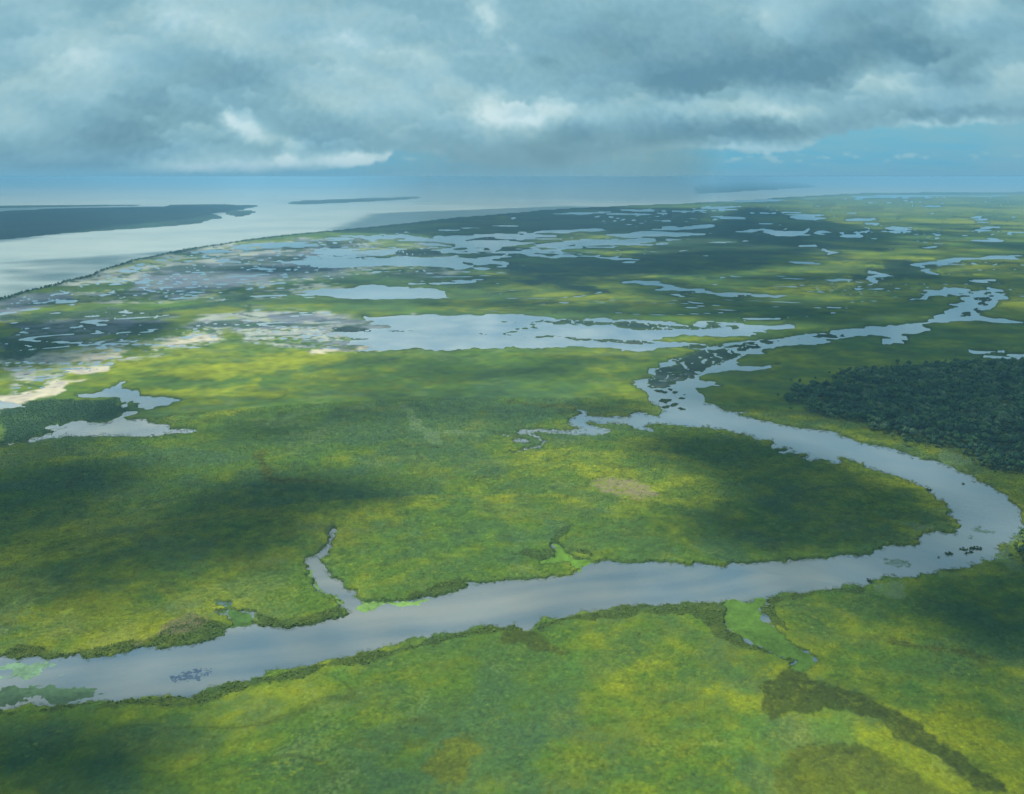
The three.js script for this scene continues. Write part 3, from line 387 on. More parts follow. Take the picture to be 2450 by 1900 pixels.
// Natural outlines: every edge is broken by midpoint displacement, in metres.
function ragged(flat, rough, seed) {
  const r = rng(seed), out = [];
  const cut = (x0, z0, x1, z1, depth) => {
    const a = toGrid(x0, z0), b = toGrid(x1, z1), len = Math.hypot(x1 - x0, z1 - z0);
    if (depth > 7 || Math.hypot(a[0] - b[0], a[1] - b[1]) < 2.2 || z0 > -30 || z1 > -30) { out.push(a); return; }
    const k = (r() + r() - 1) * rough, mx = (x0 + x1) / 2 - (z1 - z0) * k, mz = (z0 + z1) / 2 + (x1 - x0) * k;
    cut(x0, z0, mx, mz, depth + 1); cut(mx, mz, x1, z1, depth + 1);
  };
  for (let i = 0; i < flat.length; i += 2) { const j = (i + 2) % flat.length; cut(flat[i], flat[i + 1], flat[j], flat[j + 1], 0); }
  return out;
}
// Signed distance to an outline in grid steps (negative inside), kept within REACH.
function field(flat, reach = 8, rough = 0.22, seed = 1) {
  const P = ragged(flat, rough, seed), n = P.length;
  let u0 = 1e9, u1 = -1e9, v0 = 1e9, v1 = -1e9;
  for (const [u, v] of P) { u0 = Math.min(u0, u); u1 = Math.max(u1, u); v0 = Math.min(v0, v); v1 = Math.max(v1, v); }
  u0 = Math.max(0, Math.floor(u0 - reach)); u1 = Math.min(NU - 1, Math.ceil(u1 + reach)); v0 = Math.max(0, Math.floor(v0 - reach)); v1 = Math.min(NV - 1, Math.ceil(v1 + reach));
  const w = u1 - u0 + 1, h = v1 - v0 + 1;
  if (w <= 0 || h <= 0) return { u0: 0, v0: 0, w: 0, h: 0, d: new Float32Array(0) };
  const d = new Float32Array(w * h).fill(reach * reach);
  for (let i = 0; i < n; i++) {
    const [ax, ay] = P[i], [bx, by] = P[(i + 1) % n], ex = bx - ax, ey = by - ay, L = ex * ex + ey * ey || 1e-9;
    const ua = Math.max(u0, Math.floor(Math.min(ax, bx) - reach)), ub = Math.min(u1, Math.ceil(Math.max(ax, bx) + reach)), va = Math.max(v0, Math.floor(Math.min(ay, by) - reach)), vb = Math.min(v1, Math.ceil(Math.max(ay, by) + reach));
    for (let v = va; v <= vb; v++) for (let u = ua; u <= ub; u++) {
      const t = clamp(((u - ax) * ex + (v - ay) * ey) / L), dx = u - ax - ex * t, dy = v - ay - ey * t, q = dx * dx + dy * dy, at = (v - v0) * w + u - u0;
      if (q < d[at]) d[at] = q;
    }
  }
  for (let v = 0; v < h; v++) {   // even-odd inside test, row by row
    const y = v + v0 + 1e-4, xs = [];
    for (let i = 0; i < n; i++) { const [ax, ay] = P[i], [bx, by] = P[(i + 1) % n]; if ((ay > y) !== (by > y)) xs.push(ax + (y - ay) / (by - ay) * (bx - ax)); }
    xs.sort((a, b) => a - b);
    let k = 0;
    for (let u = 0; u < w; u++) { while (k < xs.length && xs[k] < u + u0) k++; const at = v * w + u; d[at] = (k & 1 ? -1 : 1) * Math.sqrt(d[at]); }
  }
  return { u0, v0, w, h, d };
}
function each(f, act) { for (let v = 0; v < f.h; v++) for (let u = 0; u < f.w; u++) act((v + f.v0) * NU + u + f.u0, f.d[v * f.w + u]); }
const union = (list, reach, rough, seed) => { const S = new Float32Array(NU * NV).fill(reach); list.forEach((q, i) => each(field(q, reach, rough, seed + i), (k, d) => { if (d < S[k]) S[k] = d; })); return S; };

const S_SEA = union(PLAN.sea, 12, 0.07, 100), S_RIVER = union(PLAN.river, 10, 0.34, 200), S_LAGOON = union(PLAN.lagoon, 10, 0.40, 300), S_REED = union(PLAN.reed, 8, 0.42, 400);
const islandFields = PLAN.islands.map((q, i) => field(q, 8, 0.12, 500 + i));
// Octaves of noise from fine to coarse, those that are too fine to see at that distance left out.
const OCT = [2.2, 5.5, 14, 36, 95, 250, 700, 1900, 5200];
function vary(x, z, r, seed, lo = 0, hi = 8) {
  const cell = r * r / EYE * DT * RAD * 1.2 + r * DA * RAD; let s = 0, w = 1e-6;
  for (let i = lo; i <= hi; i++) { const l = OCT[i]; if (l < cell * 0.75 || l > r * 0.9) continue; const k = 1 / Math.sqrt(1 + (r * 0.02 / l) ** 2) ; s += k * noise(x / l + seed * 13.7, z / l - seed * 7.1); w += k * k; }
  return s / Math.sqrt(w) * 1.5;
}
// fine grain: the two or three finest octaves that still show at that distance
function grit(x, z, r, seed) {
  const cell = r * r / EYE * DT * RAD * 0.9 + r * DA * RAD; let i = 0; while (OCT[i] < cell * 1.1 && i < 6) i++;
  return noise(x / OCT[i] + seed * 5.3, z / OCT[i] - seed * 3.1) + 0.6 * noise(x / OCT[i + 1] + seed * 2.3, z / OCT[i + 1] + seed * 8.1);
}
const LAND = new Float32Array(NU * NV), COVER = {};
const cover = (kind) => (COVER[kind] ??= new Float32Array(NU * NV));
PLAN.cover.forEach(([kind, fe, q], i) => each(field(q, fe * 2 + 4, 0.2, 600 + i), (k, d) => {
  const r = RR[Math.floor(k / NU)], n = vary(PX[k], PZ[k], r, 30 + i % 5, 1, 7);
  const w = smooth(fe * 0.35 + 0.4, -fe * 0.35 - 0.4, d + n * (fe * 0.8 + 0.8) + 0.7 * grit(PX[k], PZ[k], r, i)), C = cover(kind);
  if (w > C[k]) C[k] = w;
}));
for (let v = 0; v < NV; v++) for (let u = 0; u < NU; u++) {
  const k = v * NU + u, x = PX[k], z = PZ[k], r = RR[v];
  let L = Math.min(S_SEA[k], S_RIVER[k], S_LAGOON[k]);
  if (S_SEA[k] > 4) {   // small pools: many in the far delta and on the mud, few elsewhere
    const far = COVER.swampland[k] * smooth(-0.2, 0.3, noise(x / 1500 + 3, z / 1500) + 0.15), mud = Math.max(COVER.mud[k], COVER.mudgrey[k]);
    if (far > 0.2 || mud > 0.3) {
      const n = fbm(x / 420 + 4, z / 420 + 8, 4, 0.6) + 0.25 * noise(x / 2600, z / 2600);
      L = Math.min(L, (0.44 - 0.12 * far - 0.13 * mud * (1 - 0.5 * far) - n - 0.22 * noise(x / 60, z / 60)) * 22);
      // braided channels, running along the flats
      const w = 0.25 * noise(x / 500, z / 260 + 6), b1 = Math.abs(noise(x / 430 + 9, z / 95 + w * 3)), b2 = Math.abs(noise(x / 240 - 5, z / 60 + w * 4 + 30));
      if (mud > 0.3) L = Math.min(L, (b1 - 0.042 * mud) * 16, (b2 - 0.024 * mud) * 14);
      else L = Math.min(L, (b1 - 0.035 * far + 0.12 * smooth(0.1, -0.3, noise(x / 900, z / 900 + 77))) * 16);
    }
  }
  if (S_SEA[k] > 4 && L > -6 && L < 6) L += 0.9 * grit(x, z, r, 5);
  if (S_REED[k] < 8) L = Math.max(L, Math.min(-S_REED[k] - 0.8 * grit(x, z, r, 6), (Math.abs(noise(x / 70 + 3, z / 45 + 0.8 * noise(x / 40, z / 40))) - 0.05) * 30));   // thin threads of water cross the reed beds
  LAND[k] = L;
}
const ISLAND = new Uint8Array(NU * NV);
islandFields.forEach((f, i) => each(f, (k, d) => { if (d < 2.5) { ISLAND[k] = i + 1; } LAND[k] = Math.max(LAND[k], Math.min(-d, 8)); }));

// ---------------------------------------------------------------- what grows where (base colours, linear)
const K = {
  bright: [0.172, 0.202, 0.007], mid: [0.052, 0.102, 0.011], olive: [0.108, 0.128, 0.008], deep: [0.042, 0.086, 0.022], teal: [0.052, 0.122, 0.022],
  dark: [0.036, 0.054, 0.008], reed: [0.030, 0.058, 0.016], mangrove: [0.018, 0.046, 0.024], swamp: [0.030, 0.070, 0.036], mud: [0.235, 0.255, 0.225], mudgrey: [0.105, 0.128, 0.150], sand: [0.36, 0.33, 0.25], pink: [0.19, 0.145, 0.105], wetreed: [0.10, 0.155, 0.075], brown: [0.115, 0.105, 0.05], sedge: [0.165, 0.20, 0.085],
};
const COL = new Float32Array(NU * NV * 3);
for (let v = 0; v < NV; v++) for (let u = 0; u < NU; u++) {
  const k = v * NU + u, x = PX[k], z = PZ[k], r = RR[v], g = (n) => COVER[n]?.[k] ?? 0;
  const a = vary(x, z, r, 1, 2, 7), b = vary(x, z, r, 2, 1, 6), c = grit(x, z, r, 3), e = vary(x, z, r, 4, 3, 8);
  let q = mix3(K.mid, K.bright, clamp(smooth(-0.6, 1.25, a) * 0.9 + 0.32 * g('grass1') + 0.02));
  q = mix3(q, K.olive, 0.6 * smooth(0.1, 1.4, b));
  q = mix3(q, K.teal, 0.45 * smooth(0.3, 1.5, -b + 0.4 * e));
  q = mix3(q, K.deep, 0.75 * smooth(0.3, 1.5, -a + 0.3 * e));
  {   // mosaic of meadow, swamp and sedge
    const p1 = vary(x, z, r, 51, 3, 8) + 0.35 * c, p2 = vary(x, z, r, 52, 3, 8) + 0.35 * c, p3 = vary(x, z, r, 53, 3, 8) + 0.35 * c;
    q = mix3(q, K.swamp, 0.5 * smooth(0.3, 0.8, p1));
    q = mix3(q, K.deep, 0.6 * smooth(0.3, 0.7, p2));
    q = mix3(q, K.sedge, 0.14 * smooth(0.7, 1.0, p3));
  }
  {   // animal trails and silted creeks winding through the grass
    const w = 0.7 * noise(x / 45 + 9, z / 45), tr = Math.abs(noise(x / 130 + w * 0.5 + 21, z / 95 - w * 0.4)), where = smooth(0.05, 0.35, noise(x / 240 + 61, z / 240 + 17));
    q = mix3(q, K.dark, 0.55 * where * smooth(0.045, 0.012, tr - 0.02 * c));
    const lump = noise(x / 3 + 3, z / 3) + 0.6 * noise(x / 6.5 - 8, z / 6.5), wild = smooth(-0.2, 0.5, noise(x / 60 + 33, z / 60)), show = smooth(7, 2.5, RR[Math.min(v + 1, NV - 1)] - RR[Math.min(v, NV - 2)]);   // tussocks: dark gaps and pale flowering heads, where the grid is fine enough to hold them
    q = mix3(q, K.reed, show * (0.15 + 0.25 * wild) * smooth(0.35, 0.85, lump));
    q = mix3(q, K.bright, show * (0.10 + 0.28 * wild) * smooth(0.35, 0.85, -lump));
    const bed = smooth(0.25, 0.45, fbm(x / 75 + 91, z / 75, 3) + 0.10 * c);   // taller reed beds
    q = mix3(q, K.deep, 0.55 * bed);
  }
  if (g('grass2')) q = mix3(q, K.mid, 0.8 * g('grass2'));
  if (g('grass1')) q = mix3(q, K.bright, 0.7 * g('grass1'));
  if (g('mud')) {
    const m = g('mud'), n = vary(x, z, r, 9, 1, 6) + 0.5 * c, n2 = vary(x, z, r, 10, 1, 6) + 0.4 * c, n3 = vary(x, z, r, 11, 2, 6) + 0.35 * c;
    q = mix3(q, mix3(K.mud, K.sedge, smooth(0.15, 0.45, n2)), m * smooth(-0.4, -0.1, n));
    q = mix3(q, K.mudgrey, m * 0.9 * smooth(0.3, 0.5, n3));
    q = mix3(q, K.mangrove, m * 0.75 * smooth(0.75, 0.95, n3 - 0.5 * n2));
    q = mix3(q, K.swamp, m * 0.85 * smooth(0.10, 0.04, Math.abs(noise(x / 300 + 41, z / 70 + 0.8 * noise(x / 200, z / 90)))));
  }
  if (g('mudgrey')) q = mix3(q, mix3(K.mudgrey, K.mangrove, 0.85 * smooth(0.15, 0.6, vary(x, z, r, 12, 2, 6) + 0.3 * c)), g('mudgrey') * 0.92);
  if (g('sand')) q = mix3(q, mix3(K.sand, K.brown, 0.5 * smooth(0.5, 1.3, vary(x, z, r, 13, 1, 5))), g('sand'));
  if (g('mangrove')) q = mix3(q, mix3(K.mangrove, K.deep, 0.7 * smooth(-0.2, 1.2, b)), g('mangrove') * 0.92);
  if (g('teal')) q = mix3(q, K.teal, 0.5 * g('teal'));
  if (g('dark')) q = mix3(q, mix3(K.dark, K.olive, clamp(0.1 + 0.35 * b + 0.25 * c)), 0.92 * g('dark'));
  if (g('olive')) q = mix3(q, mix3(K.dark, K.olive, clamp(0.5 + 0.4 * b)), 0.8 * g('olive'));
  if (g('deepgrass')) q = mix3(q, K.reed, 0.7 * g('deepgrass'));
  if (g('lush')) q = mix3(q, K.deep, 0.7 * g('lush'));
  if (g('fringe')) q = mix3(q, mix3(K.reed, K.dark, 0.5 + 0.5 * b), 0.75 * g('fringe'));
  if (g('brown')) q = mix3(q, mix3(K.brown, K.reed, smooth(-0.2, 0.6, c)), 0.85 * g('brown'));
  if (g('pink')) q = mix3(q, mix3(K.pink, K.olive, smooth(-0.1, 0.6, c)), 0.6 * g('pink'));
  if (g('wetreed')) q = mix3(q, mix3(K.wetreed, K.mid, clamp(0.3 + 0.5 * c)), 0.8 * g('wetreed'));
  if (S_REED[k] < 1.5) q = mix3(q, mix3([0.013, 0.030, 0.026], K.mudgrey, 0.25 * smooth(0.3, 1, b)), 0.95 * smooth(1.5, 0, S_REED[k]));
  if (ISLAND[k]) q = mix3([0.010, 0.028, 0.022], K.mangrove, 0.8 * smooth(-0.3, 1.2, vary(x, z, r, 14, 4, 8)));
  if (S_SEA[k] > 0 && S_SEA[k] < 4) q = mix3(K.mangrove, q, smooth(0.8, 2.2, S_SEA[k] + 0.8 * b));   // mangroves along the shore
  if (!ISLAND[k] && LAND[k] < 2.2 && S_SEA[k] > 4) q = mix3(q, mix3(K.reed, K.dark, clamp(0.3 + 0.5 * b)), 0.7 * smooth(2.0, 0.9, LAND[k] + 0.5 * b) * (1 - Math.max(g('mud'), g('sand'), g('wetreed'))));   // colour darkens towards the water's edge
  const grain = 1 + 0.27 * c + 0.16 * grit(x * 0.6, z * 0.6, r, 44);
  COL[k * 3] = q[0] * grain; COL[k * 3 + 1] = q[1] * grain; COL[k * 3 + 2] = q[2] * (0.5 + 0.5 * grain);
}

// A mesh of the grid cells for which keep(k) holds at a corner, with heights and colours per vertex.
function gridMesh(name, keep, height, color, material, stride = 1) {
  const id = new Int32Array(NU * NV).fill(-1), pos = [], col = [], uv = [], idx = [];
  const vert = (k) => { if (id[k] < 0) { id[k] = pos.length / 3; pos.push(PX[k], height(k), PZ[k]); const c = color(k); col.push(c[0], c[1], c[2]); uv.push(PX[k] / 40, PZ[k] / 40); } return id[k]; };
  for (let v = 0; v + stride < NV; v += stride) for (let u = 0; u + stride < NU; u += stride) {
    const a = v * NU + u, b = a + stride, c = a + NU * stride, d = c + stride;
    if (!(keep(a) || keep(b) || keep(c) || keep(d))) continue;
    const A = vert(a), B = vert(b), C = vert(c), E = vert(d);
    if ((u + v) & 1) idx.push(A, B, C, B, E, C); else idx.push(A, B, E, A, E, C);
  }
  const geo = new THREE.BufferGeometry();
  geo.setAttribute('position', new THREE.Float32BufferAttribute(pos, 3));
  geo.setAttribute('color', new THREE.Float32BufferAttribute(col, 3));
  geo.setAttribute('uv', new THREE.Float32BufferAttribute(uv, 2));
  geo.setIndex(idx); geo.computeVertexNormals();
  const m = new THREE.Mesh(geo, material); m.name = name; m.castShadow = m.receiveShadow = true; scene.add(m);
  return m;
}
const struct = (m, label) => { m.userData = { kind: 'structure', label }; return m; };
const colAt = (k) => [COL[k * 3], COL[k * 3 + 1], COL[k * 3 + 2]];
const M_LAND = new THREE.MeshPhysicalMaterial({ vertexColors: true, roughness: 1, metalness: 0, specularIntensity: 0.15 });
M_LAND.name = 'marsh vegetation';
const HGT = new Float32Array(NU * NV);
for (let v = 0; v < NV; v++) for (let u = 0; u < NU; u++) {
  const k = v * NU + u, L = LAND[k], x = PX[k], z = PZ[k], r = RR[v];
  const soft = Math.max(COVER.mud[k], COVER.sand[k], COVER.mudgrey[k]) * 0.75;
  HGT[k] = L < 0 ? Math.max(-1.2, L * 0.7) : Math.min(L * 0.7, (1.0 + 0.45 * vary(x, z, r, 21, 0, 4) + 0.25 * noise(x / 40, z / 40)) * (1 - soft));
  if (ISLAND[k] && L > 0) HGT[k] += Math.min(L, 2) * 4;
  if (S_SEA[k] > 0.3 && S_SEA[k] < 2 && L > 0.3) HGT[k] += 2.5;
}
const wet = (k) => LAND[k] <= -2.5;
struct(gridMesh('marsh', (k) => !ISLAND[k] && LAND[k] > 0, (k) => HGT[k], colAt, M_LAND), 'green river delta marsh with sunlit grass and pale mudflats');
const ISLE = ['dark wooded island across the strait at the left edge', 'small oval wooded islet off the tip of the left island', 'long thin dark island on the open sea, middle distance', 'far wooded island on the horizon behind the rain', 'faint strip of far shore beyond the left island'];
PLAN.islands.forEach((q, i) => struct(gridMesh(i ? 'island_' + String(i).padStart(3, '0') : 'island', (k) => ISLAND[k] === i + 1 && LAND[k] > 0, (k) => HGT[k], colAt, M_LAND), ISLE[i]));

// ---------------------------------------------------------------- water
function waterBump(n, seed) {
  const d = new Uint8Array(n * n * 4), tile = (x, y, p) => { let s = 0; for (const [ox, oy] of [[0, 0], [1, 0], [0, 1], [1, 1]]) s += noise(x * p - ox * p + seed + 64, y * p - oy * p + seed + 64) * (ox ? x : 1 - x) * (oy ? y : 1 - y); return s; };
  for (let y = 0; y < n; y++) for (let x = 0; x < n; x++) { const h = 0.5 + 0.3 * tile(x / n, y / n, 9) + 0.22 * tile(x / n, y / n, 23) + 0.14 * tile(x / n, y / n, 51); const i = (y * n + x) * 4; d[i] = d[i + 1] = d[i + 2] = clamp(h) * 255; d[i + 3] = 255; }
  const t = new THREE.DataTexture(d, n, n); t.wrapS = t.wrapT = THREE.RepeatWrapping; t.magFilter = THREE.LinearFilter; t.minFilter = THREE.LinearMipmapLinearFilter; t.generateMipmaps = true; t.needsUpdate = true; return t;
}
const M_RIVER = new THREE.MeshPhysicalMaterial({ vertexColors: true, roughness: 0.16, metalness: 0, ior: 1.33, clearcoat: 1, clearcoatRoughness: 0.05, bumpMap: waterBump(512, 3), bumpScale: 0.12 }); M_RIVER.name = 'silty river water';
const M_SEA = new THREE.MeshPhysicalMaterial({ vertexColors: true, roughness: 0.30, metalness: 0, ior: 1.4 }); M_SEA.name = 'sea water';
const seaCell = (k) => S_SEA[k] < 1.0, riverCell = (k) => !seaCell(k) && S_RIVER[k] < 2.2, lagoonCell = (k) => !seaCell(k) && !riverCell(k) && LAND[k] < 2.2;
// sediment bands along the reach, with ripple and wind sheen painted into the colour
const siltRipple = (k) => {
  const x = PX[k], z = PZ[k], r = RR[Math.floor(k / NU)], ang = r < 640 ? 0.24 : -0.9, ca = Math.cos(ang), sa = Math.sin(ang), along = x * ca - z * sa, across = x * sa + z * ca;
  const n = fbm(along / 230 + 3, across / 26 + 0.6 * noise(along / 150, 4), 2) * (r < 640 ? 1 : 0.35), m = vary(x, z, r, 17, 3, 6);
  return mix3([0.058, 0.096, 0.128], [0.150, 0.166, 0.160], clamp(0.45 + 0.8 * n + 0.3 * m + 0.07 * grit(along * 0.4, across * 1.6, r, 80)));
};
const seaCol = (k) => { const x = PX[k], z = PZ[k], r = RR[Math.floor(k / NU)]; return mix3([0.20, 0.26, 0.25], [0.32, 0.36, 0.32], clamp(0.5 + 0.5 * vary(x, z, r, 18, 4, 8))); };
const lagoonCol = (k) => { const x = PX[k], z = PZ[k], r = RR[Math.floor(k / NU)]; return mix3([0.12, 0.16, 0.20], [0.28, 0.30, 0.29], clamp(0.5 + 0.6 * vary(x, z, r, 19, 3, 7))); };
struct(gridMesh('sea', seaCell, () => 0, seaCol, M_SEA, 1), 'pale silty sea strait between the delta and the islands');
struct(gridMesh('river', riverCell, () => 0, siltRipple, M_RIVER, 1), 'broad grey silty river looping through the marsh');
struct(gridMesh('lagoon', lagoonCell, () => 0, lagoonCol, M_RIVER, 1), 'shallow pale lagoons and pools in the marsh');
// the plain goes on to both sides, below and behind the aircraft
{
  const pos = [], idx = [], col = [], rings = [0, 60, 140, 240, 345, 500, 800, 1400, 2600, 5000, 9000, 16000, 30000, 60000, 120000, 200000];
  const quad = (r0, r1, a0, a1) => { const s = pos.length / 3; for (const [r, a] of [[r0, a0], [r0, a1], [r1, a0], [r1, a1]]) { pos.push(Math.sin(a * RAD) * r, 0.6, -Math.cos(a * RAD) * r); const c = mix3(K.mid, K.bright, 0.4 + 0.3 * noise(r / 300, a / 9)); col.push(...c); } idx.push(s, s + 1, s + 2, s + 1, s + 3, s + 2); };
  for (let i = 0; i + 1 < rings.length; i++) for (let a = -180; a < 180; a += 6) if (Math.abs(a + 3) > 45 - 3 + 0 || rings[i + 1] <= 345) quad(rings[i], rings[i + 1], a, a + 6);
  const g = new THREE.BufferGeometry(); g.setAttribute('position', new THREE.Float32BufferAttribute(pos, 3)); g.setAttribute('color', new THREE.Float32BufferAttribute(col, 3)); g.setIndex(idx); g.computeVertexNormals();
  const m = new THREE.Mesh(g, M_LAND); m.name = 'plain'; m.receiveShadow = true; scene.add(struct(m, 'marsh plain continuing around and behind the viewpoint'));
}

// ---------------------------------------------------------------- clouds overhead (above the frame): they throw the shadows that drift over the marsh
const CLOUD_Y = 2500, M_CLOUD = new THREE.MeshStandardMaterial({ color: 0xffffff, vertexColors: true, roughness: 1, transparent: true, side: THREE.DoubleSide });
M_CLOUD.name = 'cloud';
function inside(flat, x, z) { let c = false; for (let i = 0, j = flat.length - 2; i < flat.length; j = i, i += 2) if ((flat[i + 1] > z) !== (flat[j + 1] > z) && x < (flat[j] - flat[i]) * (z - flat[i + 1]) / (flat[j + 1] - flat[i + 1]) + flat[i]) c = !c; return c; }
function edgeDist(flat, x, z) { let q = 1e18; for (let i = 0, j = flat.length - 2; i < flat.length; j = i, i += 2) { const ex = flat[i] - flat[j], ez = flat[i + 1] - flat[j + 1], t = clamp(((x - flat[j]) * ex + (z - flat[j + 1]) * ez) / (ex * ex + ez * ez || 1e-9)), dx = x - flat[j] - ex * t, dz = z - flat[j + 1] - ez * t; q = Math.min(q, dx * dx + dz * dz); } return Math.sqrt(q) * (inside(flat, x, z) ? -1 : 1); }
PLAN.shades.forEach((q, i) => {
  const broken = i >= PLAN.shades.length - PLAN.broken;   // a field of small clouds rather than one
  let x0 = 1e9, x1 = -1e9, z0 = 1e9, z1 = -1e9;
  for (let k = 0; k < q.length; k += 2) { x0 = Math.min(x0, q[k]); x1 = Math.max(x1, q[k]); z0 = Math.min(z0, q[k + 1]); z1 = Math.max(z1, q[k + 1]); }
  const size = Math.sqrt((x1 - x0) * (z1 - z0)), soft = broken ? 22 : clamp(size * 0.07, 9, 60), pad = soft * 2.5, n = broken ? 150 : 96, ox = SUN.x / SUN.y * CLOUD_Y, oz = SUN.z / SUN.y * CLOUD_Y;
  x0 -= pad; x1 += pad; z0 -= pad; z1 += pad;
  const pos = [], col = [], idx = [];
  for (const side of [-1, 1]) {
    const s = pos.length / 3;
    for (let a = 0; a <= n; a++) for (let b = 0; b <= n; b++) {
      const x = mix(x0, x1, a / n), z = mix(z0, z1, b / n), l = soft * 2.2;
      const d = broken ? Math.max(edgeDist(q, x, z), 34 * ((i >= PLAN.shades.length - 2 ? 0.02 : 0.26) - 2.0 * fbm(x / (i >= PLAN.shades.length - 2 ? 420 : 150) + i * 7, z / (i >= PLAN.shades.length - 2 ? 300 : 105), 4, 0.55))) + 4 : edgeDist(q, x, z) + soft * (2.2 * fbm(x / l + i, z / l * 1.4, 4, 0.6)), thick = clamp(0.5 - d / (2 * soft));
      pos.push(x + ox, CLOUD_Y + side * (4 + Math.sqrt(thick) * soft * (side > 0 ? 1.3 : 0.4) * (1 + 0.4 * fbm(x / soft, z / soft + 5, 3))), z + oz);
      col.push(0.9, 0.9, 0.92, clamp(smooth(0, 1, thick) * ((i === 0 || i === 5 ? 0.92 : i === 4 ? 0.80 : 0.70) + 0.2 * noise(x / soft / 2 + 7, z / soft / 2)), 0, 0.9));
    }
    for (let a = 0; a < n; a++) for (let b = 0; b < n; b++) { const k = s + a * (n + 1) + b; if (Math.max(col[k * 4 + 3], col[k * 4 + 7], col[(k + n + 1) * 4 + 3], col[(k + n + 2) * 4 + 3]) > 0.004) idx.push(k, k + 1, k + n + 1, k + 1, k + n + 2, k + n + 1); }
  }
  const g = new THREE.BufferGeometry(); g.setAttribute('position', new THREE.Float32BufferAttribute(pos, 3)); g.setAttribute('color', new THREE.Float32BufferAttribute(col, 4)); g.setIndex(idx); g.computeVertexNormals();
  const m = new THREE.Mesh(g, M_CLOUD); m.name = i ? 'cloud_' + String(i).padStart(3, '0') : 'cloud'; m.castShadow = true; m.userData = { kind: 'structure', label: 'low white cloud drifting overhead and shading the marsh' }; scene.add(m);
});

// rain falling from the deck onto the strait and the far delta: two overlapping columns of soft grey streaks
{
  const M_RAIN = new THREE.MeshStandardMaterial({ color: 0xffffff, vertexColors: true, roughness: 1, transparent: true, side: THREE.DoubleSide }); M_RAIN.name = 'falling rain';
  [[-300, -9800, 1500, 500, 0.25, 950], [1500, -10300, 950, 420, 0.29, 900], [1250, -11600, 1500, 420, 0.18, 1000]].forEach(([cx, cz, rx, rz, op, top], i) => {
    const n = 120, m = 24, pos = [], col = [], idx = [];
    for (let b = 0; b <= m; b++) for (let a = 0; a <= n; a++) {
      const w = a / n * Math.PI * 2, y = b / m * top, lean = y * 0.12, s = Math.cos(w), q = 1 + 0.06 * noise(a * 0.4, b * 0.1);
      pos.push(cx + s * rx * q + lean, y + 3, cz + Math.sin(w) * rz * q);
      const streak = 0.8 + 0.35 * fbm(s * rx / 260 + i * 9, b * 0.02, 3);
      col.push(0.58, 0.70, 0.78, clamp(op * streak * Math.pow(1 - s * s, 1.1) * smooth(1, 0.45, b / m)));
    }
    for (let b = 0; b < m; b++) for (let a = 0; a < n; a++) { const k = b * (n + 1) + a; idx.push(k, k + 1, k + n + 1, k + 1, k + n + 2, k + n + 1); }
    const g = new THREE.BufferGeometry(); g.setAttribute('position', new THREE.Float32BufferAttribute(pos, 3)); g.setAttribute('color', new THREE.Float32BufferAttribute(col, 4)); g.setIndex(idx); g.computeVertexNormals();
    const o = new THREE.Mesh(g, M_RAIN); o.name = i ? 'rain_cloud_' + String(i).padStart(3, '0') : 'rain_cloud'; o.userData = { kind: 'stuff', label: ['wide grey rain curtain below the dark cloud in the middle', 'pale rain shaft reaching the far shore right of the middle', 'broad faint rain veil behind the pale rain shaft'][i] }; scene.add(o);
  });
}

// ---------------------------------------------------------------- helpers for plants
const at = (x, z) => { const [u, v] = toGrid(x, z), i = Math.round(u), j = Math.round(v); return i < 0 || j < 0 || i >= NU || j >= NV ? -1 : j * NU + i; };
const dummy = new THREE.Object3D(), tint = new THREE.Color();
function scatter(name, geo, mat, list, label, parent = scene) {   // list: [x, y, z, turn, sx, sy, r, g, b]
  const m = new THREE.InstancedMesh(geo, mat, list.length); m.name = name; m.castShadow = m.receiveShadow = true;
  list.forEach((p, i) => { dummy.position.set(p[0], p[1], p[2]); dummy.rotation.set(0, p[3], 0); dummy.scale.set(p[4], p[5], p[4]); dummy.updateMatrix(); m.setMatrixAt(i, dummy.matrix); m.setColorAt(i, tint.setRGB(p[6], p[7], p[8])); });
  m.userData = { kind: 'stuff', label }; parent.add(m); return m;
}
const M_PLANT = new THREE.MeshPhysicalMaterial({ color: 0xffffff, roughness: 1, specularIntensity: 0.15, side: THREE.DoubleSide }); M_PLANT.name = 'grass blades';
const M_LEAF = new THREE.MeshPhysicalMaterial({ vertexColors: true, roughness: 0.9, specularIntensity: 0.3, side: THREE.DoubleSide }); M_LEAF.name = 'tree foliage';
const M_BARK = new THREE.MeshStandardMaterial({ color: new THREE.Color(0.10, 0.085, 0.065), roughness: 1 }); M_BARK.name = 'bark';
function tuftGeometry(seed, blades) {
  const r = rng(seed), pos = [], nor = [], idx = [];
  for (let i = 0; i < blades; i++) {
    const a = r() * 6.283, d = 0.15 + 0.5 * Math.sqrt(r()), bx = Math.cos(a) * d * 0.6, bz = Math.sin(a) * d * 0.6, lean = 0.35 + 0.5 * r(), h = 0.55 + 0.5 * r(), w = 0.10 + 0.10 * r(), s = pos.length / 3;
    const px = -Math.sin(a), pz = Math.cos(a);
    pos.push(bx - px * w, -0.1, bz - pz * w, bx + px * w, -0.1, bz + pz * w, bx + Math.cos(a) * lean * 0.6 + px * w * 0.8, h * 0.8, bz + Math.sin(a) * lean * 0.6 + pz * w * 0.8, bx + Math.cos(a) * lean, h, bz + Math.sin(a) * lean);
    for (let k = 0; k < 4; k++) nor.push(Math.cos(a) * 0.45, 0.89, Math.sin(a) * 0.45);
    idx.push(s, s + 1, s + 2, s, s + 2, s + 3);
  }
  const g = new THREE.BufferGeometry(); g.setAttribute('position', new THREE.Float32BufferAttribute(pos, 3)); g.setAttribute('normal', new THREE.Float32BufferAttribute(nor, 3)); g.setIndex(idx); return g;
}
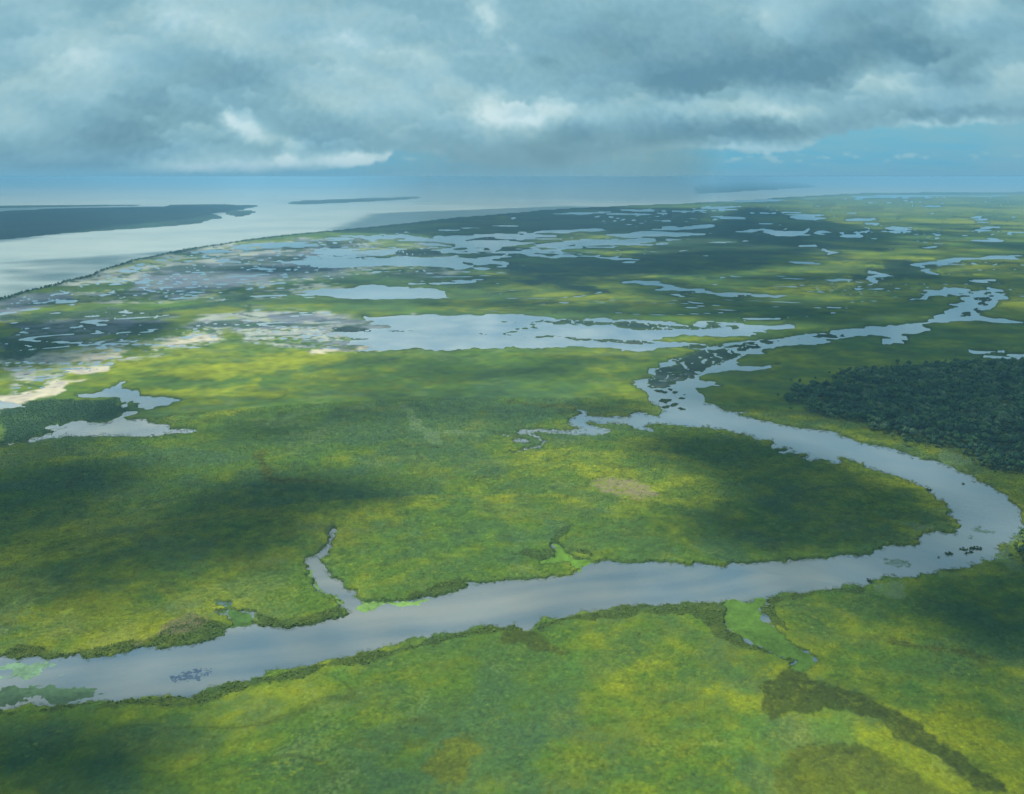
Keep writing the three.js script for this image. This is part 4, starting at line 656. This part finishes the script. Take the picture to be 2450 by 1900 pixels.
// leaf clumps spread through several lobes
function crownGeometry(seed, lobes, leaves, size, R, yMid, yHalf) {
  const r = rng(seed), pos = [], nor = [], col = [], idx = [], L = [];
  for (let i = 0; i < lobes; i++) { const a = i / lobes * 6.283 + r(), d = i ? R * (0.35 + 0.3 * r()) : 0; L.push([Math.cos(a) * d, yMid + (r() - 0.35) * yHalf, Math.sin(a) * d, R * (0.42 + 0.22 * r()), yHalf * (0.5 + 0.3 * r()), 0.8 + 0.4 * r()]); }
  const v = new THREE.Vector3(), t1 = new THREE.Vector3(), t2 = new THREE.Vector3();
  for (let i = 0; i < leaves; i++) {
    const l = L[Math.floor(r() * lobes)], y = r() * 1.75 - 0.75, a = r() * 6.283, q = Math.sqrt(Math.max(0, 1 - y * y)), k = Math.pow(r(), 0.25) * (0.9 + 0.22 * r());
    v.set(Math.cos(a) * q, y, Math.sin(a) * q); if (y > 1) v.set(0, 1, 0);
    const cx = l[0] + v.x * l[3] * k, cy = l[1] + v.y * l[4] * k, cz = l[2] + v.z * l[3] * k, s = size * (0.6 + 0.8 * r()), b = pos.length / 3;
    const n = v.clone().add(t1.set(r() - 0.5, r() - 0.2, r() - 0.5).multiplyScalar(0.9)).normalize();
    t1.set(r() - 0.5, r() - 0.5, r() - 0.5).cross(n).normalize(); t2.crossVectors(n, t1);
    const tone = l[5] * (0.7 + 0.6 * r());
    for (const [p, w] of [[-1, -0.6], [0.9, -0.8], [1, 0.7], [-0.7, 0.9]]) { pos.push(cx + (t1.x * p + t2.x * w) * s, cy + (t1.y * p + t2.y * w) * s, cz + (t1.z * p + t2.z * w) * s); nor.push(mix(n.x, v.x, 0.5), mix(n.y, v.y, 0.5) + 0.15, mix(n.z, v.z, 0.5)); col.push(tone, tone, tone * 0.9); }
    idx.push(b, b + 1, b + 2, b, b + 2, b + 3);
  }
  const g = new THREE.BufferGeometry(); g.setAttribute('position', new THREE.Float32BufferAttribute(pos, 3)); g.setAttribute('normal', new THREE.Float32BufferAttribute(nor, 3)); g.setAttribute('color', new THREE.Float32BufferAttribute(col, 3)); g.setIndex(idx); return g;
}
function trunkGeometry(seed, h) {
  const r = rng(seed), parts = [new THREE.CylinderGeometry(0.16, 0.3, h, 6).translate(0, h / 2, 0)];
  for (let i = 0; i < 4; i++) { const a = i * 1.57 + r(), g = new THREE.CylinderGeometry(0.06, 0.13, h * 0.6, 5).translate(0, h * 0.3, 0); g.applyMatrix4(new THREE.Matrix4().makeRotationFromEuler(new THREE.Euler(0.75 * Math.cos(a), 0, 0.75 * Math.sin(a)))); parts.push(g.translate(0, h * 0.75, 0)); }
  return mergeGeometries(parts);
}

// ---------------------------------------------------------------- the wood on the right bank
{
  const kinds = [1, 2, 3, 4].map((s) => ({ crown: crownGeometry(40 + s, 6 + s, 420, 0.62, 4.2, 7.4 + s * 0.5, 3.2), trunk: trunkGeometry(60 + s, 6) }));
  const greens = [[0.026, 0.064, 0.038], [0.040, 0.084, 0.050], [0.044, 0.098, 0.042], [0.060, 0.116, 0.044], [0.092, 0.140, 0.074]].map((c) => { const m = M_LEAF.clone(); m.color.setRGB(...c.map((v) => v * 1.3)); return m; });
  const r = rng(77), spots = [];
  PLAN.forest.forEach((poly, w) => {
    let x0 = 1e9, x1 = -1e9, z0 = 1e9, z1 = -1e9; for (let k = 0; k < poly.length; k += 2) { x0 = Math.min(x0, poly[k]); x1 = Math.max(x1, poly[k]); z0 = Math.min(z0, poly[k + 1]); z1 = Math.max(z1, poly[k + 1]); }
    for (let x = x0; x < x1; x += 5.2) for (let z = z0; z < z1; z += 5.2) {
      const px = x + (r() - 0.5) * 6, pz = z + (r() - 0.5) * 6, d = edgeDist(poly, px, pz) + 14 * noise(px / 30, pz / 30) + 7 * noise(px / 11, pz / 11);
      const az = Math.atan2(px, -pz) / RAD, k = at(px, pz);
      const g = [r(), r(), r(), r()];
      if ((d > -1 && !(d < 30 && (g[0] * 53) % 1 < 0.05)) || az > 38 || k < 0 || LAND[k] < 1.5 || g[0] < 0.08 + 0.5 * smooth(0.25, 0.6, noise(px / 40 + 5, pz / 40))) continue;
      spots.push({ x: px, z: pz, y: HGT[k] - 0.2, s: (0.40 + 0.85 * g[1] * g[1]) * (d > -14 ? 0.78 : 1), turn: g[2] * 6.283, kind: Math.floor(g[3] * 4), tone: Math.floor(clamp(0.5 + 0.55 * noise(px / 35 + 3, pz / 35) + 0.75 * (((g[2] * 97) % 1) - 0.5), 0, 0.999) * 5), w, d: Math.hypot(px, pz), az });
    }
  });
  const seen = spots.filter((p) => p.az < 34.0 - 0 * p.d && p.az > 0).sort((a, b) => a.d - b.d), pick = new Set(seen.filter((p) => Math.abs(p.x) / (-p.z * 0.968 + EYE * 0.251) < 0.585).slice(0, 300));
  const protos = {};
  let n = 0;
  for (const p of pick) {
    const key = p.kind + '_' + p.tone;
    let t;
    if (!protos[key]) {
      t = protos[key] = new THREE.Group();
      const c = new THREE.Mesh(kinds[p.kind].crown, greens[p.tone]), b = new THREE.Mesh(kinds[p.kind].trunk, M_BARK);
      c.name = 'crown'; b.name = 'trunk'; c.castShadow = c.receiveShadow = b.castShadow = b.receiveShadow = true; t.add(b, c);
    } else t = protos[key].clone();
    t.name = n ? 'forest_tree_' + String(n).padStart(3, '0') : 'forest_tree'; n++;
    t.position.set(p.x, p.y, p.z); t.rotation.y = p.turn; t.scale.set(p.s, p.s * (0.85 + 0.3 * ((p.turn * 7) % 1)), p.s);
    t.userData = { label: 'dark green broadleaf tree in the near edge of the riverside wood', category: 'tree', group: 'trees of the riverside wood' };
    scene.add(t);
  }
  const rest = new THREE.Group(); rest.name = 'dense_forest'; rest.userData = { kind: 'stuff', label: 'dense dark wood behind the right bank of the river' }; scene.add(rest);
  kinds.forEach((kd, i) => {
    const geo = mergeGeometries([kd.crown, (() => { const g = kd.trunk.clone(); g.deleteAttribute('uv'); g.setAttribute('color', new THREE.Float32BufferAttribute(new Float32Array(g.attributes.position.count * 3).fill(1.2), 3)); return g; })()]);
    const list = spots.filter((p) => p.kind === i && !pick.has(p)).map((p) => { const c = greens[p.tone].color; return [p.x, p.y, p.z, p.turn, p.s, p.s * (0.85 + 0.3 * ((p.turn * 7) % 1)), c.r, c.g, c.b]; });
    if (list.length) scatter('canopy', geo, M_LEAF, list, 'tree crowns of the dense wood', rest);
  });
  console.log('trees', n, spots.length);
}

// ---------------------------------------------------------------- marsh grass, bank shrubs, mangroves
{
  const r = rng(5), lists = [[], [], []];
  for (let R = 335; R < 1150;) {
    const s = R * 0.0027; 
    for (let a = -37.5; a < 37.5; a += s / R / RAD) {
      const rr = R + (r() - 0.5) * s * 1.3, aa = a + (r() - 0.5) * s * 1.2 / R / RAD, x = Math.sin(aa * RAD) * rr, z = -Math.cos(aa * RAD) * rr, k = at(x, z), g = [r(), r(), r(), r()];
      if (k < 0 || LAND[k] < -2.2 || (LAND[k] < 1.2 && (S_SEA[k] < 4 || g[1] < 0.35 + 0.45 * noise(x / 9 + 4, z / 9) - 0.25 * LAND[k]))) continue;   // reeds also stand in the shallows
      const bare = Math.max(COVER.sand[k], COVER.mud[k], COVER.pink[k] * 0.7); if (g[0] < bare) continue;
      const size = s * (0.55 + 0.45 * g[1]) * 0.9, tone = 0.62 + 1.1 * g[2] * g[2] + 0.15 * noise(x / 7, z / 7), warm = 0.85 + 0.4 * g[3];
      lists[Math.floor(g[0] * 2.999)].push([x, Math.max(HGT[k], 0) - 0.1, z, g[3] * 6.283, size, Math.min(size, 1.9) * 0.36, COL[k * 3] * tone * warm, COL[k * 3 + 1] * tone, COL[k * 3 + 2] * tone]);
    }
    R += s;
  }
  const grass = new THREE.Group(); grass.name = 'marsh_grass'; grass.userData = { kind: 'stuff', label: 'tall bright green marsh grass beside the river' }; scene.add(grass);
  lists.forEach((l, i) => scatter('grass', tuftGeometry(10 + i, 9), M_PLANT, l, 'tussocks of marsh grass', grass));
  console.log('tufts', lists.map((l) => l.length).join());

  const bush = [21, 22].map((s) => crownGeometry(s, 5, 70, 0.34, 1.0, 0.7, 0.75)), near = [[], []], coast = [[], []];
  for (let v = 0; v < NV - 1; v++) for (let u = 0; u < NU; u++) {
    const k = v * NU + u, rr = RR[v]; if (rr > 7000 || LAND[k] < 0.5) continue;
    const h = [r(), r(), r(), r()], x = PX[k] + (h[0] - 0.5) * rr * DA * RAD, z = PZ[k] + (h[1] - 0.5) * (RR[v + 1] - rr), cell = (RR[v + 1] - rr) * rr * DA * RAD;
    const fr = COVER.fringe[k], mg = COVER.mangrove[k], shore = S_SEA[k] > 0.5 && S_SEA[k] < 1.7 ? 1 : 0, rd = S_REED[k] < -0.5 ? 1 : 0, c = 0.75 + 0.6 * h[2];
    if (rr < 1100 && fr > 0.35 && h[3] < cell * (0.55 + 1.3 * noise(x / 11, z / 11))) near[h[0] < 0.5 ? 0 : 1].push([x, HGT[k] - 0.15, z, h[2] * 6.28, (0.22 + 0.4 * h[1] * h[1]) * (h[0] * 37 % 1 < 0.06 ? 1.8 : 1), (0.22 + 0.3 * h[2]) * (h[0] * 37 % 1 < 0.06 ? 1.8 : 1), K.reed[0] * c * 3.2, K.reed[1] * c * 2.5, K.reed[2] * c * 1.5]);
    else if (((mg > 0.5 && rr < 3200) || shore ) && h[3] < cell * 0.22 + shore * 0.6) coast[h[0] < 0.5 ? 0 : 1].push([x, HGT[k] - 0.4, z, h[2] * 6.28, (shore ? 2.2 : 0.45) + 0.7 * h[1] * h[1], (shore ? 2.6 : 0.4) + 0.7 * h[2] * h[2], K.mangrove[0] * c * 2.6, K.mangrove[1] * c * 2.5, K.mangrove[2] * c * 2.0]);
  }
  const sg = new THREE.Group(); sg.name = 'bank_shrubs'; sg.userData = { kind: 'stuff', label: 'dark green shrubs crowding the river banks' }; scene.add(sg);
  near.forEach((l, i) => l.length && scatter('shrub', bush[i], M_LEAF, l, 'dark bank shrubs', sg));
  const cg = new THREE.Group(); cg.name = 'mangrove_scrub'; cg.userData = { kind: 'stuff', label: 'dark mangrove scrub along the shore and on the mud' }; scene.add(cg);
  coast.forEach((l, i) => l.length && scatter('mangrove', bush[i], M_LEAF, l, 'dark mangrove bushes', cg));
  console.log('shrubs', near.map((l) => l.length).join(), coast.map((l) => l.length).join());
}

// ---------------------------------------------------------------- floating reed islets, duckweed, weed patches, a ripple patch made of discs
{
  const r = rng(9), where = (i) => (i < 10 ? 'small dark reed islet floating in the river below the large reed bed' : i < 16 ? 'small dark reed islet floating near the outer bank of the river bend' : ['lone dark reed islet in mid river above the bend', 'flat dark reed islet off the tip of the inner bank', 'small dark reed clump beside the right bank lagoon inlet', 'thin pale reed islet left of the islets in the bend', 'thin reed strip off the inner point of the bend'][i - 16]);
  PLAN.islets.forEach((q, i) => {
    const f = field(q, 4, 0.3, 900 + i), S = new Map(); each(f, (k, d) => S.set(k, d));
    const g = gridMesh('root_mat', (k) => (S.get(k) ?? 4) < 0.2, (k) => clamp(-(S.get(k) ?? 4) * 0.5, -0.4, 0.5), (k) => { const n = 0.8 + 0.4 * noise(PX[k] / 3, PZ[k] / 3); return K.reed.map((c) => c * 0.8 * n); }, M_LAND);
    const o = new THREE.Group(); o.name = i ? 'reed_islet_' + String(i).padStart(3, '0') : 'reed_islet';
    scene.remove(g); o.add(g);
    const parts = [], tuft = crownGeometry(33, 4, 26, 0.36, 0.9, 0.55, 0.6); tuft.deleteAttribute('uv');
    S.forEach((d, k) => { if (d < -0.15 && parts.length < 90 && r() < 0.6) { const s = 0.6 + 0.5 * r(); parts.push(tuft.clone().scale(s, s, s).rotateY(r() * 6).translate(PX[k] + r() - 0.5, 0.2, PZ[k] + r() - 0.5)); } });
    if (parts.length) { const m = M_LEAF.clone(); m.color.setRGB(K.reed[0], K.reed[1] * 1.05, K.reed[2]); const b = new THREE.Mesh(mergeGeometries(parts), m); b.name = 'reeds'; b.castShadow = b.receiveShadow = true; o.add(b); }
    o.userData = { label: where(i), category: 'islet', group: 'floating reed islets' }; scene.add(o);
  });
  const MAT = ['bright green duckweed filling the wide inlet of the near bank', 'vivid green duckweed in the forked inlet on the far bank', 'dark green duckweed pool in the inlet left of the creek mouth', 'pale green duckweed drifting from the creek mouth along the bank', 'pale green algae scum on the river at the left edge', 'dull green weed bed under the near bank at the left edge', 'thin green weed line along the left side of the creek'];
  const tone = [[0.056, 0.112, 0.016], [0.068, 0.138, 0.015], [0.046, 0.098, 0.020], [0.105, 0.185, 0.048], [0.115, 0.200, 0.120], [0.045, 0.085, 0.045], [0.090, 0.165, 0.04]], gap = [2.0, 1.6, 2.4, 3.0, 4.6, 4.0, 1.4];
  PLAN.mats.forEach((q, i) => {
    const f = field(q, 5, 0.25, 950 + i), S = new Map(); each(f, (k, d) => S.set(k, d - (i < 2 ? 2.0 : 0) + gap[i] * (0.9 * vary(PX[k], PZ[k], RR[Math.floor(k / NU)], 60 + i, 0, 3) + 0.5 * grit(PX[k], PZ[k], RR[Math.floor(k / NU)], 60 + i))));
    const m = gridMesh(i ? 'duckweed_mat_' + String(i).padStart(3, '0') : 'duckweed_mat', (k) => (S.get(k) ?? 5) < 0, (k) => clamp(-(S.get(k) ?? 5) * 0.06, -0.12, 0.03), (k) => { const n = 1 + 0.30 * vary(PX[k], PZ[k], RR[Math.floor(k / NU)], 70, 0, 4) + 0.25 * grit(PX[k], PZ[k], RR[Math.floor(k / NU)], 71); return tone[i].map((c) => c * n); }, M_LAND);
    m.userData = { label: MAT[i], category: 'duckweed', group: 'floating weed mats' };
  });
  const pads = [[], [], [], []];  // first patch: dark wind ripples and their glints, painted as coloured discs
  PLAN.rippleWeed.forEach((q, i) => {
    let x0 = 1e9, x1 = -1e9, z0 = 1e9, z1 = -1e9; for (let k = 0; k < q.length; k += 2) { x0 = Math.min(x0, q[k]); x1 = Math.max(x1, q[k]); z0 = Math.min(z0, q[k + 1]); z1 = Math.max(z1, q[k + 1]); }
    for (let n = 0; n < (x1 - x0) * (z1 - z0) * 0.9; n++) { const x = mix(x0, x1, r()), z = mix(z0, z1, r()), h = r(); if (edgeDist(q, x, z) + 3 * noise(x / 4, z / 4) > 0 || h < 0.35 + 0.5 * noise(x / 5 + 9, z / 5)) continue; const c = i ? [0.07, 0.115, 0.085] : h > 0.95 ? [0.12, 0.16, 0.2] : [0.035, 0.060, 0.10]; pads[i].push([x, 0.03 + 0.01 * r(), z, r() * 6, 0.5 + 0.5 * r(), 1, ...c]); }
  });
  const pad = new THREE.CylinderGeometry(0.9, 0.8, 0.05, 9, 1, false, 0.3, 5.7);
  const LL = ['dark blue discs standing in for a sparkling ripple patch in the near reach of the river', 'dark floating weed patch in the lower river bend', 'sparse floating weed in the outer river bend', 'small ring of floating weed in the river bend'];
  pads.forEach((l, i) => l.length && scatter(i ? 'ripple_weed_discs_' + String(i).padStart(3, '0') : 'ripple_weed_discs', pad, M_PLANT, l, LL[i]));
}
renderer.render(scene, camera);
